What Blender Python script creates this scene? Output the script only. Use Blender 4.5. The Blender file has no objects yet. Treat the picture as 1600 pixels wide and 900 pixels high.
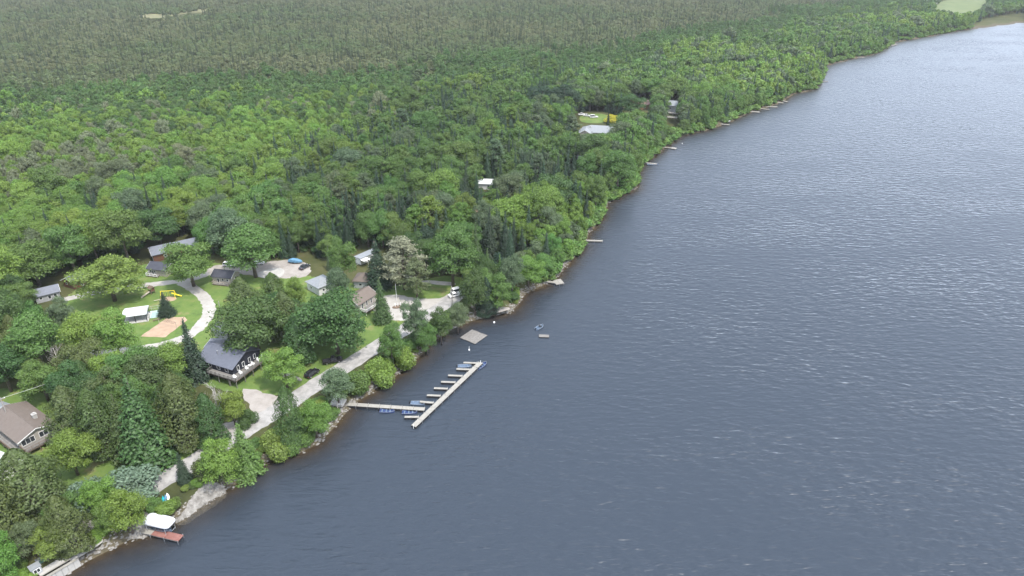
import bpy, bmesh, math, random
import numpy as np
from mathutils import Vector, Matrix

SC = bpy.context.scene
COL = SC.collection
R = math.radians

# ------------------------------------------------------------------ camera, sky, sun, exposure
CAM_H, PITCH, FPX = 115.0, R(28.0), 1067.0
cam = bpy.data.cameras.new('camera'); cam.sensor_width = 36.0; cam.lens = 36.0*FPX/1600.0
cam.clip_start = 1.0; cam.clip_end = 20000.0
cam_o = bpy.data.objects.new('camera', cam); COL.objects.link(cam_o)
cam_o.location = (0, 0, CAM_H); cam_o.rotation_euler = (R(90)-PITCH, 0, 0)
SC.camera = cam_o

SUN_EL, SUN_AZ = R(61), R(132)          # azimuth from +Y, negative towards -X
world = bpy.data.worlds.new('World'); SC.world = world; world.use_nodes = True
wn = world.node_tree.nodes; wl = world.node_tree.links; wn.clear()
w_out = wn.new('ShaderNodeOutputWorld'); w_bg = wn.new('ShaderNodeBackground')
w_sky = wn.new('ShaderNodeTexSky'); w_sky.sky_type = 'NISHITA'; w_sky.sun_disc = False
w_sky.sun_elevation = SUN_EL; w_sky.sun_rotation = SUN_AZ
w_sky.air_density = 1.0; w_sky.dust_density = 2.5; w_sky.ozone_density = 1.0; w_sky.altitude = 100
w_mix = wn.new('ShaderNodeMix'); w_mix.data_type = 'RGBA'; w_mix.inputs[0].default_value = 0.44
w_mix.inputs[7].default_value = (12.2, 13.2, 14.9, 1)        # thin even cloud veil
wl.new(w_sky.outputs[0], w_mix.inputs[6]); wl.new(w_mix.outputs[2], w_bg.inputs[0])
w_bg.inputs[1].default_value = 0.15; wl.new(w_bg.outputs[0], w_out.inputs[0])

sun = bpy.data.lights.new('sun', 'SUN'); sun.energy = 2.9; sun.angle = R(1.2); sun.color = (1.0, 0.95, 0.87)
sun_o = bpy.data.objects.new('sun', sun); COL.objects.link(sun_o)
sdir = Vector((math.sin(SUN_AZ)*math.cos(SUN_EL), math.cos(SUN_AZ)*math.cos(SUN_EL), math.sin(SUN_EL)))
sun_o.rotation_euler = sdir.to_track_quat('Z', 'Y').to_euler(); sun_o.location = (-200, 100, 300)

SC.view_settings.view_transform = 'Standard'; SC.view_settings.look = 'None'
SC.view_settings.exposure = 0.88; SC.view_settings.gamma = 1.0; SC.view_settings.use_curve_mapping = False
SC.render.engine = 'CYCLES'
SC.cycles.max_bounces = 5; SC.cycles.diffuse_bounces = 2; SC.cycles.glossy_bounces = 2
SC.cycles.transmission_bounces = 2; SC.cycles.transparent_max_bounces = 8; SC.cycles.volume_bounces = 0
SC.cycles.caustics_reflective = False; SC.cycles.caustics_refractive = False
SC.cycles.use_denoising = True; SC.cycles.denoiser = 'OPENIMAGEDENOISE'; SC.cycles.sample_clamp_indirect = 4.0; SC.cycles.sample_clamp_direct = 1.6

# ------------------------------------------------------------------ survey: photo point -> metres on the ground plan
cP, sP = math.cos(PITCH), math.sin(PITCH)
GZ = 2.0                                  # general level of the land above the lake
def G(px, py, z=GZ):
    dx = (px-800)/FPX; dy = (450-py)/FPX
    t = (z-CAM_H)/(-sP+dy*cP)
    return (dx*t, (cP+dy*sP)*t)
def proj(x, y, z):
    zr = z-CAM_H; zc = y*cP-zr*sP
    return 800+FPX*x/zc, 450-FPX*(y*sP+zr*cP)/zc
def scale_at(x, y, z=GZ): return FPX/(y*cP-(z-CAM_H)*sP)
def height_to(x, y, py, z0=GZ):
    q = (450-py)/FPX
    return y*(q*cP-sP)/(cP+q*sP)+CAM_H-z0
rng = np.random.default_rng(7); rnd = random.Random(11)

# ------------------------------------------------------------------ materials
def new_mat(name):
    m = bpy.data.materials.new(name); m.use_nodes = True
    nt = m.node_tree; nt.nodes.clear()
    out = nt.nodes.new('ShaderNodeOutputMaterial')
    return m, nt, out
def N(nt, t, **kw):
    n = nt.nodes.new(t)
    for k, v in kw.items(): setattr(n, k, v)
    return n
def ramp(nt, fac, stops):
    r = N(nt, 'ShaderNodeValToRGB'); e = r.color_ramp.elements
    while len(e) < len(stops): e.new(0.5)
    for el, (p, c) in zip(e, stops): el.position = p; el.color = (*c, 1)
    nt.links.new(fac, r.inputs[0]); return r.outputs[0]
def noise(nt, scale, detail=3, rough=0.6, vec=None, dist=0.0):
    n = N(nt, 'ShaderNodeTexNoise'); n.inputs['Scale'].default_value = scale; n.inputs['Detail'].default_value = detail
    n.inputs['Roughness'].default_value = rough; n.inputs['Distortion'].default_value = dist
    if vec is not None: nt.links.new(vec, n.inputs['Vector'])
    return n.outputs[0]
def geo_pos(nt): return N(nt, 'ShaderNodeNewGeometry').outputs['Position']
def surf(name, stops, scale=1.0, rough=0.85, bump=0.0, bscale=None, spec=0.3, metal=0.0, detail=4, obj=False):
    """rough-coloured surface: noise-driven colour between the stops"""
    m, nt, out = new_mat(name)
    vec = N(nt, 'ShaderNodeTexCoord').outputs['Object'] if obj else geo_pos(nt)
    p = N(nt, 'ShaderNodeBsdfPrincipled'); p.inputs['Roughness'].default_value = rough
    p.inputs['Specular IOR Level'].default_value = spec; p.inputs['Metallic'].default_value = metal
    f = noise(nt, scale, detail, 0.65, vec)
    nt.links.new(ramp(nt, f, stops), p.inputs['Base Color'])
    if bump:
        b = N(nt, 'ShaderNodeBump'); b.inputs['Strength'].default_value = bump; b.inputs['Distance'].default_value = 0.1
        nt.links.new(noise(nt, bscale or scale*4, 3, 0.6, vec), b.inputs['Height']); nt.links.new(b.outputs[0], p.inputs['Normal'])
    nt.links.new(p.outputs[0], out.inputs[0]); return m
def tone(name, c, v=0.18, **kw):
    a = tuple(x*(1-v) for x in c); b = tuple(min(1, x*(1+v)) for x in c)
    return surf(name, [(0.3, a), (0.7, b)], **kw)
def lined(name, c, axis=2, period=0.2, depth=0.5, rough=0.7, v=0.12):
    """boarding / metal sheet ribs: fine relief lines across one object axis"""
    m, nt, out = new_mat(name)
    tc = N(nt, 'ShaderNodeTexCoord').outputs['Object']
    sep = N(nt, 'ShaderNodeSeparateXYZ'); nt.links.new(tc, sep.inputs[0])
    mul = N(nt, 'ShaderNodeMath', operation='MULTIPLY'); mul.inputs[1].default_value = 1/period; nt.links.new(sep.outputs[axis], mul.inputs[0])
    fr = N(nt, 'ShaderNodeMath', operation='FRACT'); nt.links.new(mul.outputs[0], fr.inputs[0])
    p = N(nt, 'ShaderNodeBsdfPrincipled'); p.inputs['Roughness'].default_value = rough; p.inputs['Specular IOR Level'].default_value = 0.3
    f = noise(nt, 1.3, 5, 0.7, tc)
    nt.links.new(ramp(nt, f, [(0.3, tuple(x*(1-v) for x in c)), (0.7, tuple(x*(1+v) for x in c))]), p.inputs['Base Color'])
    b = N(nt, 'ShaderNodeBump'); b.inputs['Strength'].default_value = depth; b.inputs['Distance'].default_value = 0.03
    nt.links.new(fr.outputs[0], b.inputs['Height']); nt.links.new(b.outputs[0], p.inputs['Normal'])
    nt.links.new(p.outputs[0], out.inputs[0]); return m

def leaf_mat(name, src):
    """foliage: tint per plant (object colour or instance attribute), small variation per leaf spray"""
    m, nt, out = new_mat(name)
    if src == 'object': tint = N(nt, 'ShaderNodeObjectInfo').outputs['Color']
    else:
        a = N(nt, 'ShaderNodeAttribute', attribute_type='INSTANCER', attribute_name='tint'); tint = a.outputs['Color']
    g = N(nt, 'ShaderNodeNewGeometry')
    mr = N(nt, 'ShaderNodeMapRange'); mr.inputs[3].default_value = 0.72; mr.inputs[4].default_value = 1.32
    nt.links.new(g.outputs['Random Per Island'], mr.inputs[0])
    hs = N(nt, 'ShaderNodeHueSaturation')
    h = N(nt, 'ShaderNodeMapRange'); h.inputs[3].default_value = 0.485; h.inputs[4].default_value = 0.515
    oi = N(nt, 'ShaderNodeObjectInfo'); nt.links.new(oi.outputs['Random'], h.inputs[0])
    nt.links.new(h.outputs[0], hs.inputs['Hue']); nt.links.new(mr.outputs[0], hs.inputs['Value']); nt.links.new(tint, hs.inputs['Color'])
    d = N(nt, 'ShaderNodeBsdfDiffuse'); t = N(nt, 'ShaderNodeBsdfTranslucent'); gl = N(nt, 'ShaderNodeBsdfGlossy')
    gl.inputs['Roughness'].default_value = 0.55; gl.inputs['Color'].default_value = (1, 1, 1, 1)
    nt.links.new(hs.outputs[0], d.inputs[0]); nt.links.new(hs.outputs[0], t.inputs[0])
    mx = N(nt, 'ShaderNodeMixShader'); mx.inputs[0].default_value = 0.36
    nt.links.new(d.outputs[0], mx.inputs[1]); nt.links.new(t.outputs[0], mx.inputs[2])
    m2 = N(nt, 'ShaderNodeMixShader'); m2.inputs[0].default_value = 0.022
    nt.links.new(mx.outputs[0], m2.inputs[1]); nt.links.new(gl.outputs[0], m2.inputs[2])
    nt.links.new(m2.outputs[0], out.inputs[0]); return m
M = {}
M['leaf'] = leaf_mat('leaf_tinted', 'object')
M['leaf_far'] = leaf_mat('leaf_forest', 'inst')
M['bark'] = surf('bark', [(0.3, (0.06, 0.045, 0.035)), (0.7, (0.16, 0.135, 0.115))], 2.5, obj=True, bump=0.4)
M['bark_pale'] = surf('bark_pale', [(0.3, (0.26, 0.24, 0.22)), (0.7, (0.42, 0.40, 0.37))], 2.5, obj=True)
M['asphalt'] = surf('worn_asphalt', [(0.25, (0.20, 0.195, 0.188)), (0.45, (0.245, 0.238, 0.228)), (0.55, (0.30, 0.29, 0.278)), (0.75, (0.35, 0.338, 0.32))], 0.5, bump=0.15, detail=8)
M['gravel'] = surf('pale_gravel', [(0.25, (0.22, 0.205, 0.185)), (0.5, (0.31, 0.295, 0.27)), (0.75, (0.38, 0.365, 0.34))], 0.3, bump=0.3, bscale=6, detail=9)
M['gravel_warm'] = surf('warm_gravel', [(0.25, (0.205, 0.185, 0.165)), (0.5, (0.285, 0.262, 0.24)), (0.75, (0.345, 0.322, 0.30))], 0.35, bump=0.3, bscale=6, detail=9)
M['sand'] = surf('court_sand', [(0.3, (0.27, 0.19, 0.13)), (0.7, (0.38, 0.28, 0.20))], 0.6, bump=0.2, bscale=3, detail=7)
M['lawn'] = surf('lawn', [(0.3, (0.055, 0.090, 0.022)), (0.45, (0.085, 0.140, 0.030)), (0.56, (0.105, 0.155, 0.036)), (0.68, (0.17, 0.165, 0.068))], 0.22, bump=0.8, bscale=3.0, detail=12)
M['concrete'] = surf('concrete', [(0.3, (0.30, 0.295, 0.28)), (0.7, (0.42, 0.41, 0.39))], 0.7, obj=True, detail=7, bump=0.1)
M['stone'] = surf('shore_stone', [(0.25, (0.09, 0.085, 0.075)), (0.5, (0.19, 0.18, 0.165)), (0.75, (0.31, 0.30, 0.28))], 0.9, bump=0.3)
M['dock'] = surf('weathered_dock_boards', [(0.25, (0.20, 0.19, 0.165)), (0.6, (0.28, 0.268, 0.24)), (0.8, (0.36, 0.345, 0.315))], 1.6, bump=0.2, detail=7)
M['dock_grey'] = surf('grey_boards', [(0.25, (0.12, 0.115, 0.105)), (0.6, (0.19, 0.18, 0.168)), (0.8, (0.26, 0.25, 0.235))], 1.8, detail=7)
M['timber'] = surf('brown_timber', [(0.3, (0.10, 0.07, 0.05)), (0.7, (0.20, 0.15, 0.11))], 2.0, obj=True, detail=6)
M['timber_pale'] = surf('pale_timber', [(0.3, (0.30, 0.26, 0.21)), (0.7, (0.46, 0.41, 0.35))], 2.0, obj=True, detail=6)
M['log_grey'] = tone('grey_log', (0.30, 0.28, 0.26), 0.25, scale=3)
M['black'] = tone('black_rubber', (0.018, 0.018, 0.02), 0.2, rough=0.6)
M['white'] = tone('white_paint', (0.74, 0.74, 0.73), 0.06, rough=0.5, obj=True)
M['white_warm'] = tone('white_vinyl', (0.62, 0.61, 0.58), 0.07, rough=0.6, obj=True)
M['canvas'] = tone('white_canvas', (0.52, 0.53, 0.55), 0.05, rough=0.7, obj=True)
M['red_mat'] = surf('red_dock_carpet', [(0.3, (0.16, 0.065, 0.052)), (0.7, (0.25, 0.125, 0.105))], 1.4, detail=7)
M['galv'] = tone('galvanised_steel', (0.42, 0.43, 0.44), 0.1, rough=0.4, metal=0.6, obj=True)
M['yellow'] = tone('yellow_paint', (0.72, 0.55, 0.03), 0.1, rough=0.45, obj=True)
M['teal'] = tone('teal_plastic', (0.02, 0.34, 0.38), 0.15, rough=0.35, obj=True)
M['blue'] = tone('blue_hull', (0.03, 0.05, 0.13), 0.15, rough=0.35, obj=True)
M['blue_tarp'] = tone('blue_tarp', (0.10, 0.22, 0.34), 0.15, rough=0.5, obj=True)
M['slate_hull'] = tone('slate_hull', (0.10, 0.14, 0.20), 0.15, rough=0.35, obj=True)
M['court'] = tone('teal_court', (0.30, 0.43, 0.42), 0.08, rough=0.7, scale=0.5)
def gloss(name, c, rough=0.25, metal=0.0):
    m, nt, out = new_mat(name); p = N(nt, 'ShaderNodeBsdfPrincipled')
    p.inputs['Base Color'].default_value = (*c, 1); p.inputs['Roughness'].default_value = rough; p.inputs['Metallic'].default_value = metal
    nt.links.new(p.outputs[0], out.inputs[0]); return m
M['glass'] = gloss('window_glass', (0.025, 0.03, 0.035), 0.06)
M['car_white'] = gloss('white_car_paint', (0.72, 0.72, 0.72), 0.25); M['car_black'] = gloss('black_car_paint', (0.012, 0.012, 0.014), 0.2)
M['car_dark'] = gloss('dark_grey_car_paint', (0.05, 0.055, 0.065), 0.2); M['lamp_red'] = gloss('tail_lamp', (0.35, 0.02, 0.02), 0.2)
M['lamp_white'] = gloss('head_lamp', (0.8, 0.8, 0.78), 0.1); M['alloy'] = gloss('alloy', (0.55, 0.55, 0.56), 0.3, 0.8)
def roofm(name, c): return lined(name, c, 0, 0.5, 0.6, 0.65)
M['roof_grey'] = roofm('grey_shingle', (0.135, 0.145, 0.17)); M['roof_slate'] = roofm('slate_metal_roof', (0.10, 0.108, 0.135))
M['roof_light'] = roofm('light_grey_roof', (0.21, 0.225, 0.24)); M['roof_brown'] = roofm('brown_shingle', (0.125, 0.102, 0.086))
M['roof_dark'] = roofm('dark_shingle', (0.05, 0.053, 0.068)); M['roof_red'] = roofm('red_brown_roof', (0.22, 0.13, 0.11))
M['roof_tan'] = roofm('tan_roof', (0.22, 0.145, 0.10)); M['roof_white'] = roofm('white_metal_roof', (0.50, 0.52, 0.52))
def wallm(name, c): return lined(name, c, 2, 0.22, 0.7, 0.75)
M['wall_black'] = wallm('black_siding', (0.022, 0.024, 0.034)); M['wall_beige'] = wallm('beige_siding', (0.37, 0.34, 0.29))
M['wall_tan'] = wallm('taupe_siding', (0.33, 0.31, 0.27)); M['wall_brown'] = wallm('brown_log_siding', (0.12, 0.055, 0.035))
M['wall_white'] = wallm('white_siding', (0.62, 0.62, 0.61)); M['wall_grey'] = wallm('grey_siding', (0.33, 0.335, 0.35))
M['wall_wood'] = wallm('cedar_siding', (0.20, 0.12, 0.065))

# ------------------------------------------------------------------ mesh helpers
def meshdata(name, v, f, mat=None, smooth=False):
    me = bpy.data.meshes.new(name); me.from_pydata([tuple(map(float, p)) for p in v], [], [tuple(map(int, q)) for q in f])
    if mat is not None: me.materials.append(M[mat] if isinstance(mat, str) else mat)
    if smooth: me.polygons.foreach_set('use_smooth', [True]*len(me.polygons))
    me.update(); return me
def link(name, data, parent=None, loc=None, rz=None):
    o = bpy.data.objects.new(name, data); COL.objects.link(o)
    if parent is not None: o.parent = parent
    if loc is not None: o.location = loc
    if rz is not None: o.rotation_euler = (0, 0, rz)
    return o
def tag(o, label=None, cat=None, group=None, kind=None):
    if label: o['label'] = label
    if cat: o['category'] = cat
    if group: o['group'] = group
    if kind: o['kind'] = kind
    return o
def thing(name, loc, rz, label, cat, group=None):
    o = link(name, None, None, (loc[0], loc[1], loc[2] if len(loc) > 2 else GZ), rz); o.empty_display_size = 0.5
    return tag(o, label, cat, group)
class MB:
    """collects shapes into one mesh"""
    def __init__(s): s.v = []; s.f = []
    def add(s, v, f):
        n = len(s.v); s.v += [tuple(p) for p in v]; s.f += [tuple(i+n for i in q) for q in f]; return s
    def box(s, c, d, rz=0.0, taper=1.0):
        cx, cy, cz = c; a, b, h = d[0]/2, d[1]/2, d[2]/2; ca, sa = math.cos(rz), math.sin(rz); v = []
        for z, t in ((-h, 1.0), (h, taper)):
            for x, y in ((-a, -b), (a, -b), (a, b), (-a, b)):
                x *= t; y *= t; v.append((cx+x*ca-y*sa, cy+x*sa+y*ca, cz+z))
        return s.add(v, [(3, 2, 1, 0), (4, 5, 6, 7), (0, 1, 5, 4), (1, 2, 6, 5), (2, 3, 7, 6), (3, 0, 4, 7)])
    def tube(s, pts, rads, n=6, cap=True):
        rings = []
        for i, p in enumerate(pts):
            p = Vector(p); a = Vector(pts[max(0, i-1)]); b = Vector(pts[min(len(pts)-1, i+1)])
            t = (b-a).normalized() if (b-a).length > 1e-6 else Vector((0, 0, 1))
            u = t.cross(Vector((0, 0, 1)) if abs(t.z) < 0.9 else Vector((1, 0, 0))).normalized(); w = t.cross(u)
            r = rads[i] if isinstance(rads, (list, tuple)) else rads
            rings.append([tuple(p+(u*math.cos(k*2*math.pi/n)+w*math.sin(k*2*math.pi/n))*r) for k in range(n)])
        v = [q for r_ in rings for q in r_]; f = []
        for i in range(len(pts)-1):
            for k in range(n): f.append((i*n+k, i*n+(k+1) % n, (i+1)*n+(k+1) % n, (i+1)*n+k))
        if cap: f += [tuple(range(n))[::-1], tuple((len(pts)-1)*n+k for k in range(n))]
        return s.add(v, f)
    def loft(s, rings, cap=True, closed=True):
        n = len(rings[0]); v = [q for r_ in rings for q in r_]; f = []
        for i in range(len(rings)-1):
            for k in range(n if closed else n-1): f.append((i*n+k, i*n+(k+1) % n, (i+1)*n+(k+1) % n, (i+1)*n+k))
        if cap: f += [tuple(range(n))[::-1], tuple((len(rings)-1)*n+k for k in range(n))]
        return s.add(v, f)
    def build(s, name, mat, parent=None, smooth=False, loc=None, rz=None):
        return link(name, meshdata(name, s.v, s.f, mat, smooth), parent, loc, rz)
def copy_tree(o, parent=None):
    c = o.copy(); COL.objects.link(c); c.parent = parent
    for ch in list(o.children): copy_tree(ch, c)
    return c

# ------------------------------------------------------------------ the land and the lake
SHORE_PX = [(94, 900), (128, 881), (160, 862), (196, 846), (232, 836), (262, 822), (300, 796), (350, 766), (392, 738), (425, 716), (470, 704), (500, 690), (522, 662), (540, 642),
            (565, 622), (600, 598), (640, 568), (670, 540), (700, 516), (735, 500), (765, 494), (800, 488), (806, 478), (820, 458), (850, 446), (872, 430), (890, 408),
            (905, 392), (918, 366), (935, 345), (948, 318), (975, 302), (992, 296), (997, 275), (1005, 256), (1030, 238), (1062, 213), (1105, 203), (1140, 190), (1165, 178), (1195, 168), (1225, 158),
            (1240, 146), (1272, 140), (1282, 128), (1290, 102), (1330, 92), (1370, 84), (1400, 66), (1450, 57), (1500, 48), (1545, 42), (1580, 37), (1620, 34), (1800, 30)]
SHORE = [(-170., -60.), (-118., 42.), (-100., 78.)] + [G(x, y, 0.0) for x, y in SHORE_PX] + [(1700., 1010.), (4200., 1150.)]
LANDPOLY = np.array(SHORE+[(4200., 7000.), (-5200., 7000.), (-5200., -900.), (-900., -900.)])
SH = np.array(SHORE)
def inside(poly, x, y):
    px, py = poly[:, 0], poly[:, 1]; qx, qy = np.roll(px, -1), np.roll(py, -1); r = np.zeros(x.shape, bool)
    for a, b, c, d in zip(px, py, qx, qy):
        if b == d: continue
        m = ((b > y) != (d > y)) & (x < (c-a)*(y-b)/(d-b)+a); r ^= m
    return r
def shore_dist(x, y):
    x = np.asarray(x, float); y = np.asarray(y, float); best = np.full(x.shape, 1e18)
    for (a, b), (c, d) in zip(SH[:-1], SH[1:]):
        ux, uy = c-a, d-b; t = np.clip(((x-a)*ux+(y-b)*uy)/(ux*ux+uy*uy), 0, 1)
        best = np.minimum(best, (x-a-t*ux)**2+(y-b-t*uy)**2)
    return np.where(inside(LANDPOLY, x, y), 1, -1)*np.sqrt(best)
def level(d):
    """height over the lake by distance from the water's edge"""
    return np.interp(d, [-60, -30, -14, -6, 0, .8, 2.4, 3.4], [-7.8, -6.0, -3.6, -1.2, 0.0, 0.6, 1.9, 2.0])
def hgt(x, y): return float(level(shore_dist(np.array([x]), np.array([y])))[0])
def axis(lo, hi, near0, near1, fine, grow):
    a = list(np.arange(near0, near1+1e-6, fine)); s = fine; p = near1
    while p < hi: s *= grow; p += s; a.append(min(p, hi))
    s = fine; p = near0; b = []
    while p > lo: s *= grow; p -= s; b.append(max(p, lo))
    return np.array(sorted(set(b+a)))
gx = axis(-5000, 4000, -130, 110, 1.8, 1.035); gy = axis(-800, 6500, 84, 330, 1.8, 1.035)
XX, YY = np.meshgrid(gx, gy); DD = shore_dist(XX, YY)
wob = np.sin(XX*0.35+np.sin(YY*0.21)*2)*0.5+np.sin(YY*0.5+XX*0.13)*0.5
ZZ = level(DD+wob*0.6*np.exp(-(DD/8)**2))
ZZ = np.where(DD > 4.2, 2.0, ZZ)
nx, ny = len(gx), len(gy); idx = np.arange(nx*ny).reshape(ny, nx)
gf = np.stack([idx[:-1, :-1], idx[:-1, 1:], idx[1:, 1:], idx[1:, :-1]], -1).reshape(-1, 4)
def ground_mat():
    m, nt, out = new_mat('ground_cover'); pos = geo_pos(nt)
    p = N(nt, 'ShaderNodeBsdfPrincipled'); p.inputs['Roughness'].default_value = 0.95; p.inputs['Specular IOR Level'].default_value = 0.1
    land = ramp(nt, noise(nt, 0.05, 8, 0.65, pos), [(0.3, (0.030, 0.036, 0.016)), (0.5, (0.055, 0.062, 0.024)), (0.7, (0.095, 0.088, 0.042))])
    bed = ramp(nt, noise(nt, 0.35, 8, 0.7, pos), [(0.3, (0.055, 0.040, 0.022)), (0.55, (0.09, 0.068, 0.040)), (0.75, (0.14, 0.112, 0.07))])
    bank = ramp(nt, noise(nt, 0.9, 8, 0.7, pos), [(0.3, (0.05, 0.045, 0.028)), (0.6, (0.105, 0.09, 0.062)), (0.8, (0.18, 0.16, 0.125))])
    sep = N(nt, 'ShaderNodeSeparateXYZ'); nt.links.new(pos, sep.inputs[0])
    nz = N(nt, 'ShaderNodeMath', operation='MULTIPLY_ADD'); nt.links.new(noise(nt, 0.5, 4, 0.6, pos), nz.inputs[0]); nz.inputs[1].default_value = 0.9; nt.links.new(sep.outputs[2], nz.inputs[2])
    def step(a, b):
        r = N(nt, 'ShaderNodeMapRange'); r.inputs[1].default_value = a; r.inputs[2].default_value = b; nt.links.new(nz.outputs[0], r.inputs[0]); return r.outputs[0]
    m1 = N(nt, 'ShaderNodeMix', data_type='RGBA'); nt.links.new(step(0.2, 0.6), m1.inputs[0]); nt.links.new(bed, m1.inputs[6]); nt.links.new(bank, m1.inputs[7])
    m2 = N(nt, 'ShaderNodeMix', data_type='RGBA'); nt.links.new(step(1.3, 2.0), m2.inputs[0]); nt.links.new(m1.outputs[2], m2.inputs[6]); nt.links.new(land, m2.inputs[7])
    nt.links.new(m2.outputs[2], p.inputs['Base Color'])
    b = N(nt, 'ShaderNodeBump'); b.inputs['Strength'].default_value = 0.6; b.inputs['Distance'].default_value = 0.2
    nt.links.new(noise(nt, 2.5, 5, 0.7, pos), b.inputs['Height']); nt.links.new(b.outputs[0], p.inputs['Normal'])
    nt.links.new(p.outputs[0], out.inputs[0]); return m
M['ground'] = ground_mat()
tag(link('ground', meshdata('ground', np.stack([XX, YY, ZZ], -1).reshape(-1, 3), gf, 'ground', True)), 'low wooded land and brown lake bed along the shore', kind='structure')

def water_mat():
    m, nt, out = new_mat('lake_water'); pos = geo_pos(nt)
    def layer(rot, sx, sy, det, rough, dist=0.0):
        mp = N(nt, 'ShaderNodeMapping'); mp.inputs['Rotation'].default_value = (0, 0, rot); mp.inputs['Scale'].default_value = (sx, sy, 1)
        nt.links.new(pos, mp.inputs[0])
        if not dist: return noise(nt, 1.0, det, rough, mp.outputs[0])
        lean = N(nt, 'ShaderNodeVectorMath', operation='SCALE'); lean.inputs[0].default_value = (0, 1, 0); nt.links.new(noise(nt, 1.0, 1, .5, mp.outputs[0]), lean.inputs['Scale'])
        k = N(nt, 'ShaderNodeVectorMath', operation='MULTIPLY_ADD'); nt.links.new(lean.outputs[0], k.inputs[0]); k.inputs[1].default_value = (dist, dist, dist); nt.links.new(mp.outputs[0], k.inputs[2])
        return noise(nt, 1.0, det, rough, k.outputs[0])                  # crests lean with the wind: steep fronts, long backs
    hs = None
    for rot, sx, sy, det, ro, amp in ((R(14), 0.21, 0.58, 1, 0.5, 0.60), (R(5), 0.36, 1.0, 1, 0.5, 0.40), (R(24), 0.9, 2.0, 2, 0.5, 0.12)):
        l = layer(rot, sx, sy, det, ro, -0.8)
        mm = N(nt, 'ShaderNodeMath', operation='MULTIPLY'); mm.inputs[1].default_value = amp; nt.links.new(l, mm.inputs[0])
        if hs is None: hs = mm.outputs[0]
        else:
            ad = N(nt, 'ShaderNodeMath', operation='ADD'); nt.links.new(hs, ad.inputs[0]); nt.links.new(mm.outputs[0], ad.inputs[1]); hs = ad.outputs[0]
    gust = N(nt, 'ShaderNodeMapRange'); gust.inputs[1].default_value = 0.35; gust.inputs[2].default_value = 0.65; gust.inputs[3].default_value = 0.5; gust.inputs[4].default_value = 1.0
    nt.links.new(layer(R(20), 0.012, 0.03, 3, 0.55), gust.inputs[0])
    b = N(nt, 'ShaderNodeBump'); b.inputs['Distance'].default_value = 1.15
    lee = N(nt, 'ShaderNodeAttribute', attribute_type='GEOMETRY', attribute_name='lee')                  # calmer under the bank
    lm = N(nt, 'ShaderNodeMath', operation='MULTIPLY'); nt.links.new(gust.outputs[0], lm.inputs[0]); nt.links.new(lee.outputs['Fac'], lm.inputs[1])
    nt.links.new(lm.outputs[0], b.inputs['Strength']); nt.links.new(hs, b.inputs['Height'])
    fr = N(nt, 'ShaderNodeFresnel'); fr.inputs['IOR'].default_value = 1.333; nt.links.new(b.outputs[0], fr.inputs['Normal'])
    gl = N(nt, 'ShaderNodeBsdfGlossy'); gl.inputs['Roughness'].default_value = 0.33; gl.inputs['Color'].default_value = (0.66, 0.68, 0.71, 1); nt.links.new(b.outputs[0], gl.inputs['Normal'])
    tr = N(nt, 'ShaderNodeBsdfTransparent'); tr.inputs[0].default_value = (0.80, 0.74, 0.62, 1)          # peaty water
    df = N(nt, 'ShaderNodeBsdfDiffuse'); df.inputs[0].default_value = (0.028, 0.037, 0.050, 1); nt.links.new(b.outputs[0], df.inputs['Normal'])
    cl = N(nt, 'ShaderNodeAttribute', attribute_type='GEOMETRY', attribute_name='clarity')               # how much of the bed shows: falls off with depth
    body = N(nt, 'ShaderNodeMixShader'); nt.links.new(cl.outputs['Fac'], body.inputs[0]); nt.links.new(df.outputs[0], body.inputs[1]); nt.links.new(tr.outputs[0], body.inputs[2])
    mx = N(nt, 'ShaderNodeMixShader'); nt.links.new(fr.outputs[0], mx.inputs[0]); nt.links.new(body.outputs[0], mx.inputs[1]); nt.links.new(gl.outputs[0], mx.inputs[2])
    nt.links.new(mx.outputs[0], out.inputs['Surface']); return m
M['water'] = water_mat()
wet = (DD < 9.0); wf = wet[:-1, :-1] | wet[:-1, 1:] | wet[1:, 1:] | wet[1:, :-1]
wme = meshdata('water', np.stack([XX, YY, np.zeros_like(XX)], -1).reshape(-1, 3), gf[wf.reshape(-1)], 'water')
depth = np.maximum(0, -ZZ); ca_ = wme.attributes.new('clarity', 'FLOAT', 'POINT'); cv = np.exp(-depth/1.1); cv[depth > 5.2] = 0
ca_.data.foreach_set('value', cv.astype(np.float32).ravel()); le_ = wme.attributes.new('lee', 'FLOAT', 'POINT'); le_.data.foreach_set('value', np.interp(-DD, [0, 8, 35], [.3, .5, 1.0]).astype(np.float32).ravel())
tag(link('water', wme), 'dark rippled lake water', kind='structure')

# ------------------------------------------------------------------ roads, lanes, lawns (sheets on the flat land)
def chaikin(pts, n=2, closed=True):
    for _ in range(n):
        q = []; L = len(pts)
        for i in range(L if closed else L-1):
            a, b = pts[i], pts[(i+1) % L]
            q += [(a[0]*.75+b[0]*.25, a[1]*.75+b[1]*.25), (a[0]*.25+b[0]*.75, a[1]*.25+b[1]*.75)]
        pts = q if closed else [pts[0]]+q+[pts[-1]]
    return pts
def sheet(name, px, z, mat, label, jit=0.4, smooth=2):
    p = chaikin([G(*q) for q in px], smooth); out = []
    for a, b in zip(p, p[1:]+p[:1]):
        n = max(1, int(math.hypot(b[0]-a[0], b[1]-a[1])/0.9))
        for k in range(n):
            t = k/n; out.append((a[0]+(b[0]-a[0])*t+rnd.uniform(-jit, jit), a[1]+(b[1]-a[1])*t+rnd.uniform(-jit, jit), GZ+z))
    o = link(name, meshdata(name, out, [tuple(range(len(out)))], mat))
    if o.data.polygons[0].normal.z < 0: o.data.flip_normals()
    return tag(o, label, kind='structure')
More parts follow.
